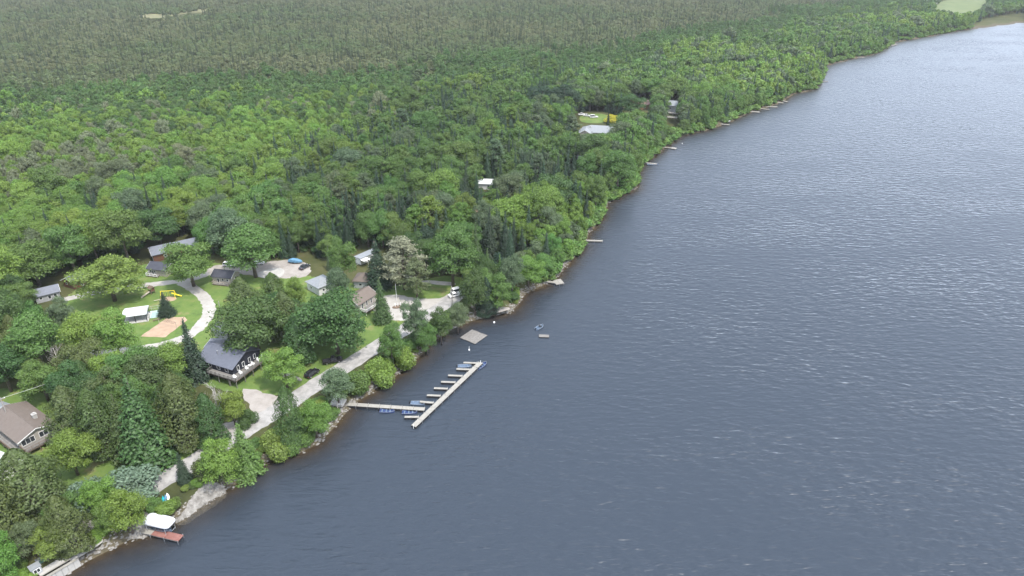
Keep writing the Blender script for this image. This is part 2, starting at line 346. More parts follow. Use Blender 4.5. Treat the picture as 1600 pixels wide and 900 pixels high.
def ribbon(name, px, w, z, mat, label, jit=0.32):
    p = chaikin([G(*q) for q in px], 3, False); v = []; f = []
    for i, q in enumerate(p):
        a = p[max(0, i-1)]; b = p[min(len(p)-1, i+1)]; t = Vector((b[0]-a[0], b[1]-a[1])).normalized(); ww = w/2
        v += [(q[0]-t.y*(ww+rnd.uniform(-jit, jit)), q[1]+t.x*(ww+rnd.uniform(-jit, jit)), GZ+z), (q[0]+t.y*(ww+rnd.uniform(-jit, jit)), q[1]-t.x*(ww+rnd.uniform(-jit, jit)), GZ+z)]
    for i in range(len(p)-1): f.append((2*i+1, 2*i+3, 2*i+2, 2*i))
    return tag(link(name, meshdata(name, v, f, mat)), label, kind='structure')
sheet('lawn', [(90, 478), (120, 450), (215, 412), (300, 405), (380, 418), (480, 430), (560, 445), (600, 452), (720, 424), (725, 455), (690, 482), (640, 512), (550, 566), (480, 606), (420, 622), (300, 600), (250, 575), (130, 560), (80, 520)], 0.006, 'lawn', 'mown grass round the cabins and the camp lane')
sheet('lawn', [(-40, 610), (40, 606), (95, 625), (105, 660), (130, 700), (220, 735), (310, 700), (330, 690), (250, 745), (180, 775), (90, 760), (-40, 760)], 0.006, 'lawn', 'grass behind and below the beige house')
sheet('field', [(1440, 16), (1470, 0), (1545, -8), (1560, 4), (1545, 22), (1500, 30)], 0.02, surf('hay_field', [(0.3, (0.07, 0.10, 0.034)), (0.7, (0.12, 0.145, 0.052))], 0.05, detail=8), 'distant pale green field beyond the shore trees', jit=1.0)
sheet('clearing', [(200, 25), (240, 20), (262, 23), (300, 15), (338, 14), (320, 19), (280, 22), (262, 27), (230, 29)], 0.02, tone('dry_sedge', (0.14, 0.135, 0.06), 0.3, scale=0.1), 'yellow sedge clearing far back in the wood', jit=1.5)
sheet('lawn', [(904, 184), (914, 178), (940, 177), (954, 182), (954, 190), (930, 193), (908, 191)], 0.006, 'lawn', 'grass in front of the big pale house')
ribbon('road', [(60, 868), (150, 806), (245, 756), (320, 712), (390, 668), (440, 638), (480, 610), (550, 566), (600, 535), (645, 507), (690, 481), (716, 460)], 6.0, 0.03, 'asphalt', 'narrow grey road along the lake shore')
sheet('gravel_lot', [(596, 462), (620, 460), (650, 466), (682, 468), (704, 458), (718, 455), (718, 468), (702, 484), (676, 496), (640, 502), (604, 499), (584, 492), (586, 474)], 0.022, 'gravel', 'pale turning area beside the brown roofed house')
sheet('driveway', [(376, 606), (400, 610), (446, 622), (452, 630), (432, 642), (408, 656), (394, 650), (392, 634), (380, 620)], 0.022, 'gravel_warm', 'tan gravel driveway below the black lodge')
sheet('pull_off', [(334, 684), (342, 664), (368, 657), (392, 656), (388, 668), (360, 690), (340, 700)], 0.018, 'gravel_warm', 'tan gravel pull-off under the shore trees')
ribbon('lane', [(100, 468), (118, 464), (150, 456), (190, 449), (232, 445), (270, 441), (300, 436), (322, 429), (340, 421)], 3.6, 0.018, 'gravel', 'pale lane running past the small cabins')
ribbon('lane', [(284, 441), (300, 449), (316, 461), (326, 474), (328, 486), (320, 502), (304, 519), (284, 530), (252, 540), (215, 546), (160, 552), (110, 553)], 4.0, 0.024, 'gravel', 'pale curving lane round the playground lawn')
sheet('parking_lot', [(322, 430), (326, 417), (352, 413), (380, 411), (420, 409), (460, 405), (486, 414), (486, 432), (440, 436), (400, 431), (370, 427)], 0.024, 'gravel_warm', 'gravel parking lot behind the grey cabin')
sheet('parking_apron', [(398, 427), (430, 418), (446, 420), (442, 433), (420, 436), (398, 432)], 0.032, 'concrete', 'smooth pale slab in the gravel parking lot', 0.1)
sheet('footpath', [(655, 437), (700, 440), (712, 442), (712, 446), (690, 446), (655, 441)], 0.018, 'gravel', 'pale path crossing the lawn under the green tree', 0.1)
sheet('footpath', [(430, 575), (470, 590), (474, 596), (440, 590)], 0.012, 'gravel_warm', 'worn strip beside the parked truck', 0.2)
sheet('sand_court', [(219, 526), (262, 496), (288, 495), (293, 500), (258, 527)], 0.02, 'sand', 'sand volleyball court beside the camp lane', 0.12, 0)
sheet('sand_patch', [(246, 468), (262, 463), (275, 464), (276, 469), (258, 472)], 0.014, 'sand', 'bare sand under the yellow swing set', 0.15)
sheet('beach', [(738, 487), (760, 481), (790, 479), (800, 482), (786, 487), (760, 491)], 0.012, 'gravel_warm', 'small brown beach below the dark shore trees', 0.2)

# ------------------------------------------------------------------ plant prototypes (10 m tall, crown widths as listed)
def quads(c, nrm, size, asp=1.0):
    """leaf sprays: one small kite-shaped face each, at c, facing nrm"""
    c = np.asarray(c); n = nrm/np.linalg.norm(nrm, axis=1, keepdims=True); k = len(c)
    a = rng.normal(size=(k, 3)); u = np.cross(n, a); u /= np.linalg.norm(u, axis=1, keepdims=True)+1e-9; w = np.cross(n, u)
    s = np.asarray(size)[:, None] if np.ndim(size) else size
    p0 = c-u*s*0.62*asp; p1 = c+w*s*0.42-u*s*0.05; p2 = c+u*s*0.62*asp+n*s*0.1; p3 = c-w*s*0.42-u*s*0.05
    return np.stack([p0, p1, p2, p3], 1).reshape(-1, 3), np.arange(4*k).reshape(-1, 4)
def broad_crown(seed, n, size, shape='round'):
    r = np.random.default_rng(seed); P = []; Nn = []
    nb = 20 if n > 800 else 9
    W = {'round': 3.6, 'tall': 3.3, 'wide': 3.9, 'oval': 3.2}[shape]; zc = {'round': 5.3, 'tall': 5.2, 'wide': 5.5, 'oval': 5.3}[shape]; hz = {'round': 4.2, 'tall': 4.5, 'wide': 3.8, 'oval': 4.9}[shape]
    blobs = [(np.array([0, 0, zc]), 2.2, 0.8)]
    for i in range(nb):
        th = i*2.39996+r.uniform(-.4, .4); u = 1-2*(i+.5)/nb*0.86; q = math.sqrt(max(0, 1-u*u))
        rad = r.uniform(.55, .92); c = np.array([math.cos(th)*q*W*rad, math.sin(th)*q*W*rad, zc+u*hz*rad])
        blobs.append((c, r.uniform(.8, 1.75), 1.0))
    wt = np.array([b[1]**2*b[2] for b in blobs]); wt /= wt.sum()
    for (c, br, _), cnt in zip(blobs, r.multinomial(n, wt)):
        d = r.normal(size=(cnt, 3)); d /= np.linalg.norm(d, axis=1, keepdims=True); d[:, 2] = np.where(d[:, 2] < -0.35, -d[:, 2]*0.6, d[:, 2])
        rr = br*(0.42+0.66*r.random(cnt)**0.6+0.35*(r.random(cnt) > .9))
        p = c+d*rr[:, None]*np.array([1.05, 1.05, 0.82]); P.append(p)
        Nn.append(d*1.0+r.normal(size=(cnt, 3))*0.55+np.array([0, 0, 0.45]))
    P = np.concatenate(P); P[:, 2] = np.maximum(P[:, 2], 0.9)
    return quads(P, np.concatenate(Nn), size*(0.65+0.7*r.random(len(P))))
def bush_crown(seed, n, size):
    r = np.random.default_rng(seed); P = []; Nn = []
    for i in range(9):
        th = r.uniform(0, 6.28); q = r.uniform(0.2, 2.9); c = np.array([math.cos(th)*q, math.sin(th)*q, r.uniform(2.2, 6.6)*(1-q*0.08)]); br = r.uniform(1.3, 2.6)
        d = r.normal(size=(n//9, 3)); d /= np.linalg.norm(d, axis=1, keepdims=True)
        P.append(c+d*br*(0.6+0.45*r.random((len(d), 1)))*np.array([1, 1, 1.15])); Nn.append(d+r.normal(size=d.shape)*0.55+np.array([0, 0, .4]))
    P = np.concatenate(P); P[:, 2] = np.clip(P[:, 2], 0.1, 10)
    return quads(P, np.concatenate(Nn), size*(0.6+0.8*r.random(len(P))))
def spruce_crown(seed, tiers, dens, rad, size, droop=0.35, top=9.95, z0=0.5):
    r = np.random.default_rng(seed); P = []; Nn = []; S = []
    for i in range(tiers):
        z = z0+(top-z0)*(i+r.uniform(-.3, .3))/tiers; fr = max(0.02, 1-(z-z0)/(top-z0)); R0 = rad*(fr**0.85)*r.uniform(.85, 1.12)
        nb = max(5, int(dens*(0.4+fr)))
        for b in range(nb):
            th = r.uniform(0, 6.283); Rb = R0*r.uniform(.7, 1.15); k = max(1, int(Rb/(size*0.62))+1)
            for j in range(k):
                t = (j+r.uniform(.3, 1))/k; q = Rb*t
                P.append((math.cos(th)*q+r.normal()*.08, math.sin(th)*q+r.normal()*.08, z-droop*q*t+r.normal()*0.06))
                Nn.append((math.cos(th)*0.75+r.normal()*.4, math.sin(th)*0.75+r.normal()*.4, 0.85+r.normal()*.25)); S.append(size*r.uniform(.6, 1.25)*(0.55+0.45*fr+0.1))
    P.append((0, 0, top)); Nn.append((1, 0, 0.2)); S.append(size*.6)
    return quads(np.array(P), np.array(Nn), np.array(S))
def cedar_crown(seed, n, size, W=2.6):
    r = np.random.default_rng(seed); z = r.random(n)**1.25*9.4+0.3; th = r.uniform(0, 6.283, n)
    lob = 1+0.22*np.sin(th*3+z*1.1+seed)+0.14*np.sin(th*5-z*2.3); prof = np.interp(z, [0, 1.5, 4, 7, 9, 9.8], [.75, 1, .95, .62, .25, .04])
    q = W*prof*lob*(0.6+0.45*r.random(n)**.5); P = np.stack([np.cos(th)*q, np.sin(th)*q, z], 1)
    Nn = np.stack([np.cos(th), np.sin(th), np.full(n, 0.55)], 1)+r.normal(size=(n, 3))*0.4
    return quads(P, Nn, size*(0.6+0.8*r.random(n)))
def pine_crown(seed, n, size):
    r = np.random.default_rng(seed); P = []; Nn = []
    nb = 34
    for i in range(nb):
        z = 2.6+7.2*i/nb+r.uniform(-.2, .2); th = i*2.4+r.uniform(-.5, .5); Rb = np.interp(z, [2, 4, 7, 9.8], [2.6, 3.3, 2.4, .5])*r.uniform(.6, 1.15); cnt = n//nb
        t = 0.3+0.7*r.random(cnt)**.6; q = Rb*t
        P.append(np.stack([np.cos(th)*q+r.normal(size=cnt)*.34, np.sin(th)*q+r.normal(size=cnt)*.34, z+0.12*q+r.normal(size=cnt)*.2], 1)); Nn.append(np.array([np.cos(th)*.3, np.sin(th)*.3, 1])+r.normal(size=(cnt, 3))*.6)
    return quads(np.concatenate(P), np.concatenate(Nn), size*(0.6+0.8*r.random(sum(len(p) for p in P))))
def trunk_mesh(seed, top, r0, limbs, spread=2.2, lz=(2.5, 5), mat='bark', n=7):
    r = random.Random(seed); m = MB(); lean = (r.uniform(-.2, .2), r.uniform(-.2, .2))
    m.tube([(0, 0, -0.4), (lean[0]*.3, lean[1]*.3, top*.35), (lean[0], lean[1], top)], [r0*1.25, r0*.8, r0*.22], n)
    for i in range(limbs):
        z = r.uniform(*lz); th = i*2.4+r.uniform(-.4, .4); L = spread*r.uniform(.7, 1.2); up = r.uniform(.7, 1.5)
        a = (lean[0]*z/top, lean[1]*z/top, z); b = (math.cos(th)*L*.5, math.sin(th)*L*.5, z+up*.7*L*.5); c = (math.cos(th)*L, math.sin(th)*L, z+up*L*.62)
        m.tube([a, b, c], [r0*.45, r0*.3, r0*.08], 5)
    return meshdata('trunk', m.v, m.f, mat, True)
def bare_crown(seed):
    """leafless limbs and twigs"""
    r = random.Random(seed); m = MB()
    def grow(p, d, L, rad, dep):
        q = p+d*L; m.tube([tuple(p), tuple((p+q)/2+Vector((r.uniform(-.08, .08), r.uniform(-.08, .08), 0))*L), tuple(q)], [rad, rad*.8, rad*.55], 4, False)
        if dep == 0: return
        for k in range(3 if dep > 1 else 4):
            ax = Vector((r.uniform(-1, 1), r.uniform(-1, 1), r.uniform(.0, .8))).normalized(); grow(p+d*L*r.uniform(.5, 1), (d*.55+ax*.75).normalized(), L*r.uniform(.5, .72), rad*.55, dep-1)
    for k in range(5): grow(Vector((0, 0, r.uniform(1.5, 5))), Vector((math.cos(k*1.3), math.sin(k*1.3), 1.3)).normalized(), 2.4, .09, 3)
    return meshdata('crown', m.v, m.f, 'bark_pale', True)
def crown_data(vf, mat='leaf'): return meshdata('crown', vf[0], vf[1], mat)
KIND = {}   # kind -> (crown width of the prototype, [crowns], [trunks], tree name)
KIND['B'] = (8.4, [crown_data(broad_crown(i, 12000, .225, s)) for i, s in enumerate(['round', 'tall', 'wide', 'round', 'tall', 'wide'])], [trunk_mesh(i, 8.0, .24, 7) for i in range(4)], 'broadleaf_tree')
KIND['S'] = (4.6, [crown_data(spruce_crown(i, 54, 22, 2.15, .25)) for i in range(4)], [trunk_mesh(20+i, 9.6, .16, 0) for i in range(2)], 'spruce_tree')
KIND['C'] = (5.6, [crown_data(cedar_crown(i, 10000, .19)) for i in range(4)], [trunk_mesh(30+i, 8.5, .2, 0) for i in range(2)], 'cedar_tree')
KIND['P'] = (6.4, [crown_data(pine_crown(i, 8000, .22)) for i in range(3)], [trunk_mesh(40+i, 9.6, .2, 12, 1.8, (2.8, 8.5)) for i in range(2)], 'pine_tree')
KIND['D'] = (6.0, [bare_crown(i) for i in range(3)], [trunk_mesh(50+i, 7.5, .2, 0, mat='bark_pale') for i in range(2)], 'bare_tree')
KIND['H'] = (7.6, [crown_data(bush_crown(i, 7200, .36)) for i in range(4)], [trunk_mesh(60, 5.0, .25, 6, 2.4, (.3, 1.2))], 'shrub')
TINT = {'l': (0.134, 0.226, 0.038), 'y': (0.152, 0.212, 0.040), 'm': (0.088, 0.162, 0.034), 'd': (0.056, 0.108, 0.027), 'o': (0.086, 0.116, 0.032), 's': (0.135, 0.180, 0.115),
        'g': (0.098, 0.142, 0.066), 'n': (0.026, 0.056, 0.028), 'b': (0.19, 0.17, 0.12), 'Y': (0.36, 0.37, 0.03), 'p': (0.21, 0.205, 0.125)}
def jitter_tint(c, v=0.16):
    k = rnd.uniform(1-v, 1+v); h = rnd.uniform(-.10, .10)
    return (c[0]*k*(1+h), c[1]*k, c[2]*k*(1-h*.6), 1)
def plant(kind, x, y, z, h, w, tint, label, cat='tree', group=None, rz=None, jit=.1):
    W, crowns, trunks, nm = KIND[kind]
    o = link(nm, None, None, (x, y, z), rnd.uniform(0, 6.28) if rz is None else rz); o.empty_display_size = .3
    o.scale = (w/W, w/W, h/10); tag(o, label, cat, group)
    c = link('crown', rnd.choice(crowns), o); c.color = jitter_tint(TINT[tint] if isinstance(tint, str) else tint, jit)
    link('trunk' if kind != 'H' else 'stem', rnd.choice(trunks), o)
    return o

# ------------------------------------------------------------------ trees one can single out: kind, tint, x, y of top, y of foot, width (photo), label
HERO = [
 ('B', 'y', 180, 399, 470, 104, 'broad yellow-green tree spreading over the playground lawn by the brown cabin'),
 ('B', 'm', 203, 316, 413, 78, 'tall light green tree with twin bare trunks left of the long grey roof'),
 ('B', 'm', 62, 372, 446, 84, 'round green tree behind the small grey-roofed cabin at the wood edge'),
 ('B', 'l', 14, 378, 470, 74, 'bright green tree cut by the left picture edge above the grey cabin'),
 ('B', 'm', 118, 344, 425, 74, 'green tree rising behind the brown log cabin'),
 ('B', 'l', 155, 336, 412, 60, 'fresh green tree between the brown cabin and the twin-trunk tree'),
 ('B', 'd', 252, 320, 384, 72, 'dark green tree just behind the long grey roof'),
 ('B', 'd', 14, 446, 545, 84, 'dark green tree at the left edge below the grey cabin'),
 ('B', 'm', 70, 481, 578, 92, 'rounded green tree left of the lime tree and below the cabins'),
 ('B', 'g', 106, 462, 522, 42, 'thin grey-green tree in front of the grey cabin'),
 ('B', 'l', 142, 487, 566, 70, 'lime green tree in front of the white pavilion, left half of the clump'),
 ('B', 'l', 190, 482, 563, 68, 'lime green tree directly below the white pavilion beside the sand court'),
 ('D', 'b', 100, 528, 590, 36, 'bleached bare tree standing in the dark wood at left'),
 ('B', 'd', 18, 530, 612, 78, 'dark leafy tree above the lawn of the beige house'),
 ('B', 'm', 76, 560, 626, 70, 'low green tree at the top of the beige house lawn'),
 ('B', 'd', 120, 565, 640, 60, 'shaded tree under the overhead wire'),
 ('B', 'l', 180, 546, 616, 58, 'light green tree just below the lower camp lane'),
 ('B', 'm', 232, 532, 606, 66, 'green tree between the camp lane and the tall spruce'),
 ('B', 'l', 278, 528, 600, 64, 'light green tree right below the sand court'),
 ('B', 'm', 303, 372, 447, 84, 'spreading tree standing in the fork of the camp lane'),
 ('B', 'm', 400, 342, 433, 98, 'big vase-shaped tree standing in the gravel parking lot'),
 ('C', 'o', 388, 430, 508, 62, 'olive cedar clump right of the grey cabin'),
 ('C', 'o', 452, 452, 528, 58, 'olive cedar between the two great maples'),
 ('B', 'l', 464, 430, 486, 38, 'small bright tree left of the hip-roofed cabin'),
 ('C', 'd', 432, 424, 480, 46, 'dark bushy cedar at the lower edge of the parking lot'),
 ('B', 'd', 405, 462, 552, 112, 'huge dark maple behind the black lodge'),
 ('B', 'd', 528, 452, 552, 120, 'wide layered maple beside the road above the parked truck'),
 ('C', 'd', 470, 490, 565, 50, 'dark cedar standing in the gap between the maples'),
 ('B', 'l', 449, 540, 606, 64, 'bright lime tree at the end of the lodge deck'),
 ('S', 'n', 262, 456, 492, 32, 'small dark spruce beside the yellow swing set'),
 ('S', 'n', 309, 496, 592, 52, 'dark ragged spruce over the lower camp lane'),
 ('S', 'd', 236, 584, 722, 98, 'huge layered spruce above the road, tallest of the dark conifers'),
 ('S', 'd', 206, 612, 718, 58, 'tall spruce tucked against the left side of the huge one'),
 ('C', 'o', 126, 600, 694, 76, 'olive dark cedar right of the beige house lawn'),
 ('C', 'd', 166, 604, 706, 70, 'dense dark cedar between the lawn cedar and the spruces'),
 ('C', 'o', 294, 578, 690, 80, 'broad olive cedar right of the huge spruce'),
 ('C', 'd', 334, 612, 690, 50, 'shaded cedar beside the bare grey tree'),
 ('D', 'b', 348, 586, 668, 48, 'grey twiggy tree below the corner of the black lodge'),
 ('B', 'l', 368, 606, 664, 48, 'light green small tree at the driveway mouth'),
 ('H', 'd', 388, 634, 662, 30, 'round dark bush at the corner of the tan driveway'),
 ('B', 'l', 122, 672, 742, 74, 'bright round tree below the beige house deck'),
 ('C', 'o', 62, 700, 806, 112, 'great olive cedar hiding the white cottage corner'),
 ('C', 'o', 14, 738, 850, 96, 'olive cedar at the left edge above the shore'),
 ('C', 'o', 116, 772, 856, 66, 'cedar standing right above the gravel shore strip'),
 ('H', 's', 214, 720, 768, 80, 'silvery willow bush spilling toward the road'),
 ('H', 's', 138, 734, 796, 66, 'silvery willow bush left of the lime shore trees'),
 ('B', 'l', 164, 744, 806, 54, 'lime tree beside the silver bush'),
 ('B', 'l', 208, 760, 834, 66, 'lime tree above the boat lift'),
 ('B', 'm', 182, 780, 838, 46, 'green tree left of the boat lift gangway'),
 ('B', 'y', 92, 818, 868, 60, 'yellow-green tree over the gravel shore strip'),
 ('B', 'l', 12, 826, 912, 70, 'bright green tree in the bottom left corner'),
 ('B', 'g', 58, 812, 870, 48, 'grey-green small tree behind the yellow-green one'),
 ('S', 'n', 290, 706, 752, 28, 'small dark spruce standing on the road edge'),
 ('H', 'o', 319, 712, 752, 40, 'olive bush right of the small road spruce'),
 ('B', 'l', 352, 678, 760, 66, 'bright shore tree in front of the pull-off'),
 ('S', 'm', 388, 660, 738, 60, 'green pointed tree at the water beside the bright shore tree'),
 ('H', 'y', 436, 660, 706, 48, 'yellow-green bush at the water below the driveway'),
 ('H', 'm', 466, 662, 700, 40, 'green bush hanging over the water below the dark tree'),
 ('C', 'd', 458, 600, 690, 48, 'dark pointed tree between road and lake below the lodge'),
 ('B', 'l', 496, 622, 684, 50, 'light leafy tree left of the dock landing'),
 ('B', 'g', 530, 570, 632, 56, 'grey-green twisted tree above the dock landing'),
 ('H', 'm', 566, 570, 616, 44, 'green bush right of the dock landing'),
 ('H', 'l', 596, 546, 596, 44, 'bright bush on the bank above the dock walkway'),
 ('B', 'm', 614, 500, 572, 44, 'green tree at the road bend above the bank'),
 ('H', 'l', 628, 534, 576, 40, 'bright bank bush at the road bend'),
 ('B', 'g', 652, 460, 546, 42, 'slim grey-green tree between the road and the lake'),
 ('B', 'd', 690, 480, 536, 42, 'dark green tree on the bank by the turning area'),
 ('B', 'm', 668, 500, 552, 38, 'green tree on the bank right below the slim grey tree'),
 ('B', 'g', 716, 474, 520, 36, 'grey bush-like tree next to the white post'),
 ('S', 'd', 598, 432, 502, 36, 'small spruce standing alone beside the brown roof'),
 ('B', 'm', 540, 362, 452, 48, 'slender green tree left of the white trailer'),
 ('B', 'g', 532, 410, 472, 42, 'silvery green tree right of the hip-roofed cabin'),
 ('P', 'p', 632, 368, 452, 76, 'pale dying pine with bare limbs by the turning area'),
 ('S', 'n', 592, 372, 448, 52, 'dark spruce behind the white trailer'),
 ('P', 'g', 652, 402, 466, 48, 'grey-green pine on the lawn edge by the turning area'),
 ('B', 'm', 708, 342, 447, 82, 'tall full green tree standing on the lawn right of the pale pine'),
 ('B', 'd', 742, 414, 494, 52, 'dark tree over the small brown beach, left of a pair'),
 ('B', 'm', 776, 420, 490, 48, 'green tree over the small brown beach, right of a pair'),
 ('C', 'n', 760, 432, 492, 36, 'blackish cedar between the two beach trees'),
 ('B', 'l', 826, 396, 450, 48, 'bright shore tree beside the L-shaped dock'),
 ('B', 'g', 800, 392, 462, 44, 'grey-green shore tree left of the bright one'),
 ('S', 'n', 766, 322, 408, 34, 'dark spruce, leftmost of the row behind the beach trees'),
 ('S', 'n', 790, 330, 406, 30, 'dark spruce, middle of the row behind the beach trees'),
 ('S', 'd', 745, 346, 424, 30, 'thin spruce in front of the tan roof'),
 ('B', 'd', 860, 266, 336, 62, 'dark round maple near the shore beyond the single plank dock'),
 ('B', 'l', 800, 300, 374, 84, 'light willow-like tree in the middle of the shore wood'),
 ('B', 'l', 694, 258, 330, 60, 'bright green tree in the wood left of the white roof'),
 ('B', 'm', 930, 270, 330, 36, 'green shore tree overhanging the water beyond the plank dock'),
 ('B', 'm', 964, 226, 300, 52, 'light green shore tree on the small point'),
 ('B', 'd', 926, 205, 262, 56, 'dark green tree in front of the big pale house'),
 ('S', 'n', 949, 166, 208, 9, 'thin black spruce in front of the big pale house'),
 ('H', 'Y', 957, 176, 192, 26, 'bright yellow bush behind the big pale house'),
 ('B', 'n', 880, 126, 182, 62, 'blackish green tree above the big pale house'),
 ('B', 'n', 846, 130, 180, 50, 'very dark tree left of the blackish one above the big house'),
 ('B', 'd', 985, 142, 186, 42, 'dark tree left of the red-brown roof'),
 ('S', 'n', 1035, 148, 192, 12, 'narrow dark spruce beside the far grey cottage'),
 ('B', 'l', 1094, 124, 172, 36, 'light green tree above the far row of docks'),
]
used = []
for kd, tn, px, yt, yb, w, lab in HERO:
    x, y = G(px, yb); z = hgt(x, y)
    if z < GZ-.05:
        for zz in (1.5, 1.0, .6, .3):
            x, y = G(px, yb, zz); z = hgt(x, y)
            if z >= zz: break
    h = max(1.2, height_to(x, y, yt, z))*(1.0 if kd in 'SCD' else 0.96); wm = w/scale_at(x, y, z+h/2)
    plant(kd, x, y, max(z-.05, 0.1), h, wm, tn, lab, 'bush' if kd == 'H' else 'tree', {'H': 'bushes on the bank', 'S': 'conifers near the shore'}.get(kd, 'trees near the cottages'))
    used.append((x, y, wm*.36))

# ------------------------------------------------------------------ the wood: where it grows and what grows there
VILLAGE = np.array([G(*q) for q in [(-200, 480), (60, 446), (120, 428), (210, 398), (238, 380), (300, 384), (340, 404), (500, 402), (545, 396), (600, 388), (640, 402), (740, 392), (790, 420), (850, 446), (600, 598), (300, 796), (110, 897), (-200, 1000)]])
CLEAR_PX = [[(900, 200), (900, 178), (914, 169), (958, 173), (966, 188), (966, 206), (935, 206)], [(976, 172), (978, 152), (1018, 150), (1018, 170)], [(1042, 186), (1044, 152), (1058, 152), (1062, 170), (1058, 188)],
            [(746, 292), (748, 277), (784, 277), (782, 292)], [(735, 338), (736, 327), (753, 327), (753, 338)], [(896, 256), (898, 243), (922, 245), (920, 256)], [(860, 222), (860, 211), (878, 211), (878, 222)], [(534, 412), (550, 386), (605, 380), (612, 412)],
            [(228, 402), (234, 370), (300, 362), (304, 400)], [(100, 450), (100, 420), (134, 416), (140, 450)], [(48, 470), (50, 440), (92, 436), (92, 470)], [(325, 430), (325, 402), (490, 398), (490, 430)],
            [(215, 25), (240, 21), (262, 24), (325, 14), (318, 18), (280, 22), (240, 27)], [(1462, 12), (1480, -4), (1545, -10), (1540, 4), (1525, 14), (1500, 18)], [(1600, 34), (1520, 40), (1545, 26), (1600, 18)]]
CLEAR_PX = [np.array(c, float) for c in CLEAR_PX]
def blocked(x, y, h):
    r = inside(VILLAGE, x, y)
    for t in (0.15, 0.55, 0.95):
        for ox in (-2.6, 0, 2.6):
            u, v = proj(x+ox, y, GZ+h*t)
            for c in CLEAR_PX: r |= inside(c, u, v)
    return r
def patch(x, y, s, k):     # smooth -1..1 field
    return (np.sin(x/s+k)+np.sin(y/s*1.13+k*2.1)+np.sin((x+y)/s*.71+k*.7)+np.sin((x-y*1.3)/s*1.9+k*3.3)*.7)/3.7
def scatter(y0, y1, step):
    ys = np.arange(y0, y1, step); P = []
    for yy in ys:
        half = yy*0.82+60; xs = np.arange(-half, min(half, 2000), step); P.append(np.stack([xs, np.full(len(xs), yy)], 1))
    P = np.concatenate(P)+rng.uniform(-.46, .46, (sum(len(p) for p in P), 2))*step
    return P[:, 0], P[:, 1]
def bound(u, pts): return np.interp(u, [p[0] for p in pts], [p[1] for p in pts])
WX, WY, WK, WH, WW, WT = [], [], [], [], [], []
for y0, y1, st in ((110, 330, 4.9), (330, 560, 4.0), (560, 900, 5.2), (900, 1750, 7.0)):
    x, y = scatter(y0, y1, st); d = shore_dist(x, y); k = d > 0.9; x, y, d = x[k], y[k], d[k]
    u, v = proj(x, y, GZ+6.0)
    b1 = bound(u, [(0, 152), (300, 140), (500, 122), (700, 104), (850, 92), (1000, 66), (1150, 38), (1300, 6), (1400, -30)])
    b2 = bound(u, [(0, 186), (250, 192), (450, 172), (700, 160), (900, 120), (1100, 80), (1250, 44), (1400, 20)])
    b3 = bound(u, [(0, 384), (100, 330), (300, 292), (400, 272), (500, 236), (600, 200), (700, 168)])
    n = len(x); r1, r2, r3 = rng.random(n), rng.random(n), rng.random(n); pa, pb = patch(x, y, 24, 1.0), patch(x, y, 55, 4.0)
    v = v+14*patch(x, y, 34, 2.0)+70*(rng.random(n)-.5)*np.clip(v/150, .3, 1.2)
    swamp = (v < b1) & (d > 30); dark = (v >= b1) & (v < b2); young = (v >= b2) & (v < b3) & (u < 640)
    kind = np.where(r1 < 0.74, 'B', 'S'); h = 11+8*r2*r1+3*r3; w = 8.0+5.0*r3*r2+1.5*r1
    tint = np.array([TINT['m']]*n)*(0.86+0.5*r2[:, None]*0.6+0.22*pa[:, None])
    lt = (pb+pa*.7) > 0.25; tint[lt] = np.array(TINT['l'])*(0.80+0.25*r3[lt, None])
    gr = (r3 > .90); tint[gr] = np.array(TINT['g'])*(0.8+.3*r2[gr, None])
    # shore wood with many conifers in its middle
    mid = (~swamp) & (~dark) & (~young) & (u > 440) & (u < 900) & (d > 14); kind[mid & (r1 < .48)] = 'S'; kind[mid & (r1 > .90)] = 'P'; tint[mid] *= .86
    near = (d < 12); kind[near & (r1 < .85)] = 'B'; h[near] = 8+5*r2[near]; w[near] = 5.5+2.2*r3[near]; tint[near] *= 1.04
    con = (kind == 'S'); tint[con] = np.array(TINT['n'])*(0.85+.7*r2[con, None]); h[con] = 13+6*r3[con]; w[con] = 4.2+1.6*r2[con]
    # young pale growth with grey thin patches
    kind[young] = np.where(r1[young] < .975, 'B', 'S'); h[young] = 7.5+5.5*r2[young]; w[young] = 4.0+3.6*(r3*r2)[young]+r1[young]
    yt = np.array(TINT['l'])*(0.84+0.38*r3[:, None]+0.14*pa[:, None]); gg = (pa+.5*patch(x, y, 11, 7)+1.1*(r1-.5)) < -.5; yt[gg] = np.array((0.135, 0.160, 0.085))*(.8+.45*r2[gg, None]); tint[young] = yt[young]
    ys_ = young & (kind == 'S'); tint[ys_] = np.array(TINT['d'])*.9; w[ys_] = 4.4; h[ys_] = 9+4*r2[ys_]
    big_ = young & (rng.random(n) > .93); h[big_] *= 1.35; w[big_] *= 1.7
    emg = ~swamp & ~young & ~dark & (d > 14) & (kind == 'B') & (rng.random(n) > .86); h[emg] *= 1.22; w[emg] *= 1.35
    # darker mixed belt
    kind[dark] = np.where(r1[dark] < .72, 'B', 'S'); h[dark] = 8+4*r2[dark]; w[dark] = 6.4+4.4*(r3*r1)[dark]; dt = np.array(TINT['d'])*(0.85+0.55*r3[:, None]+.35*np.maximum(pa, 0)[:, None]); tint[dark] = dt[dark]
    # swamp: slim spires over brownish low growth
    kind[swamp] = np.where(r1[swamp] < (.36+.22*patch(x, y, 17, 9))[swamp], 'T', 'L'); h[swamp & (kind == 'T')] = (6.5+6.5*r2**2)[swamp & (kind == 'T')]; w[swamp & (kind == 'T')] = (2.1+1.5*r3)[swamp & (kind == 'T')]
    lw = swamp & (kind == 'L'); h[lw] = 4.0+4.0*(r2*r3)[lw]; w[lw] = 5.2+3.6*(r3*r2)[lw]
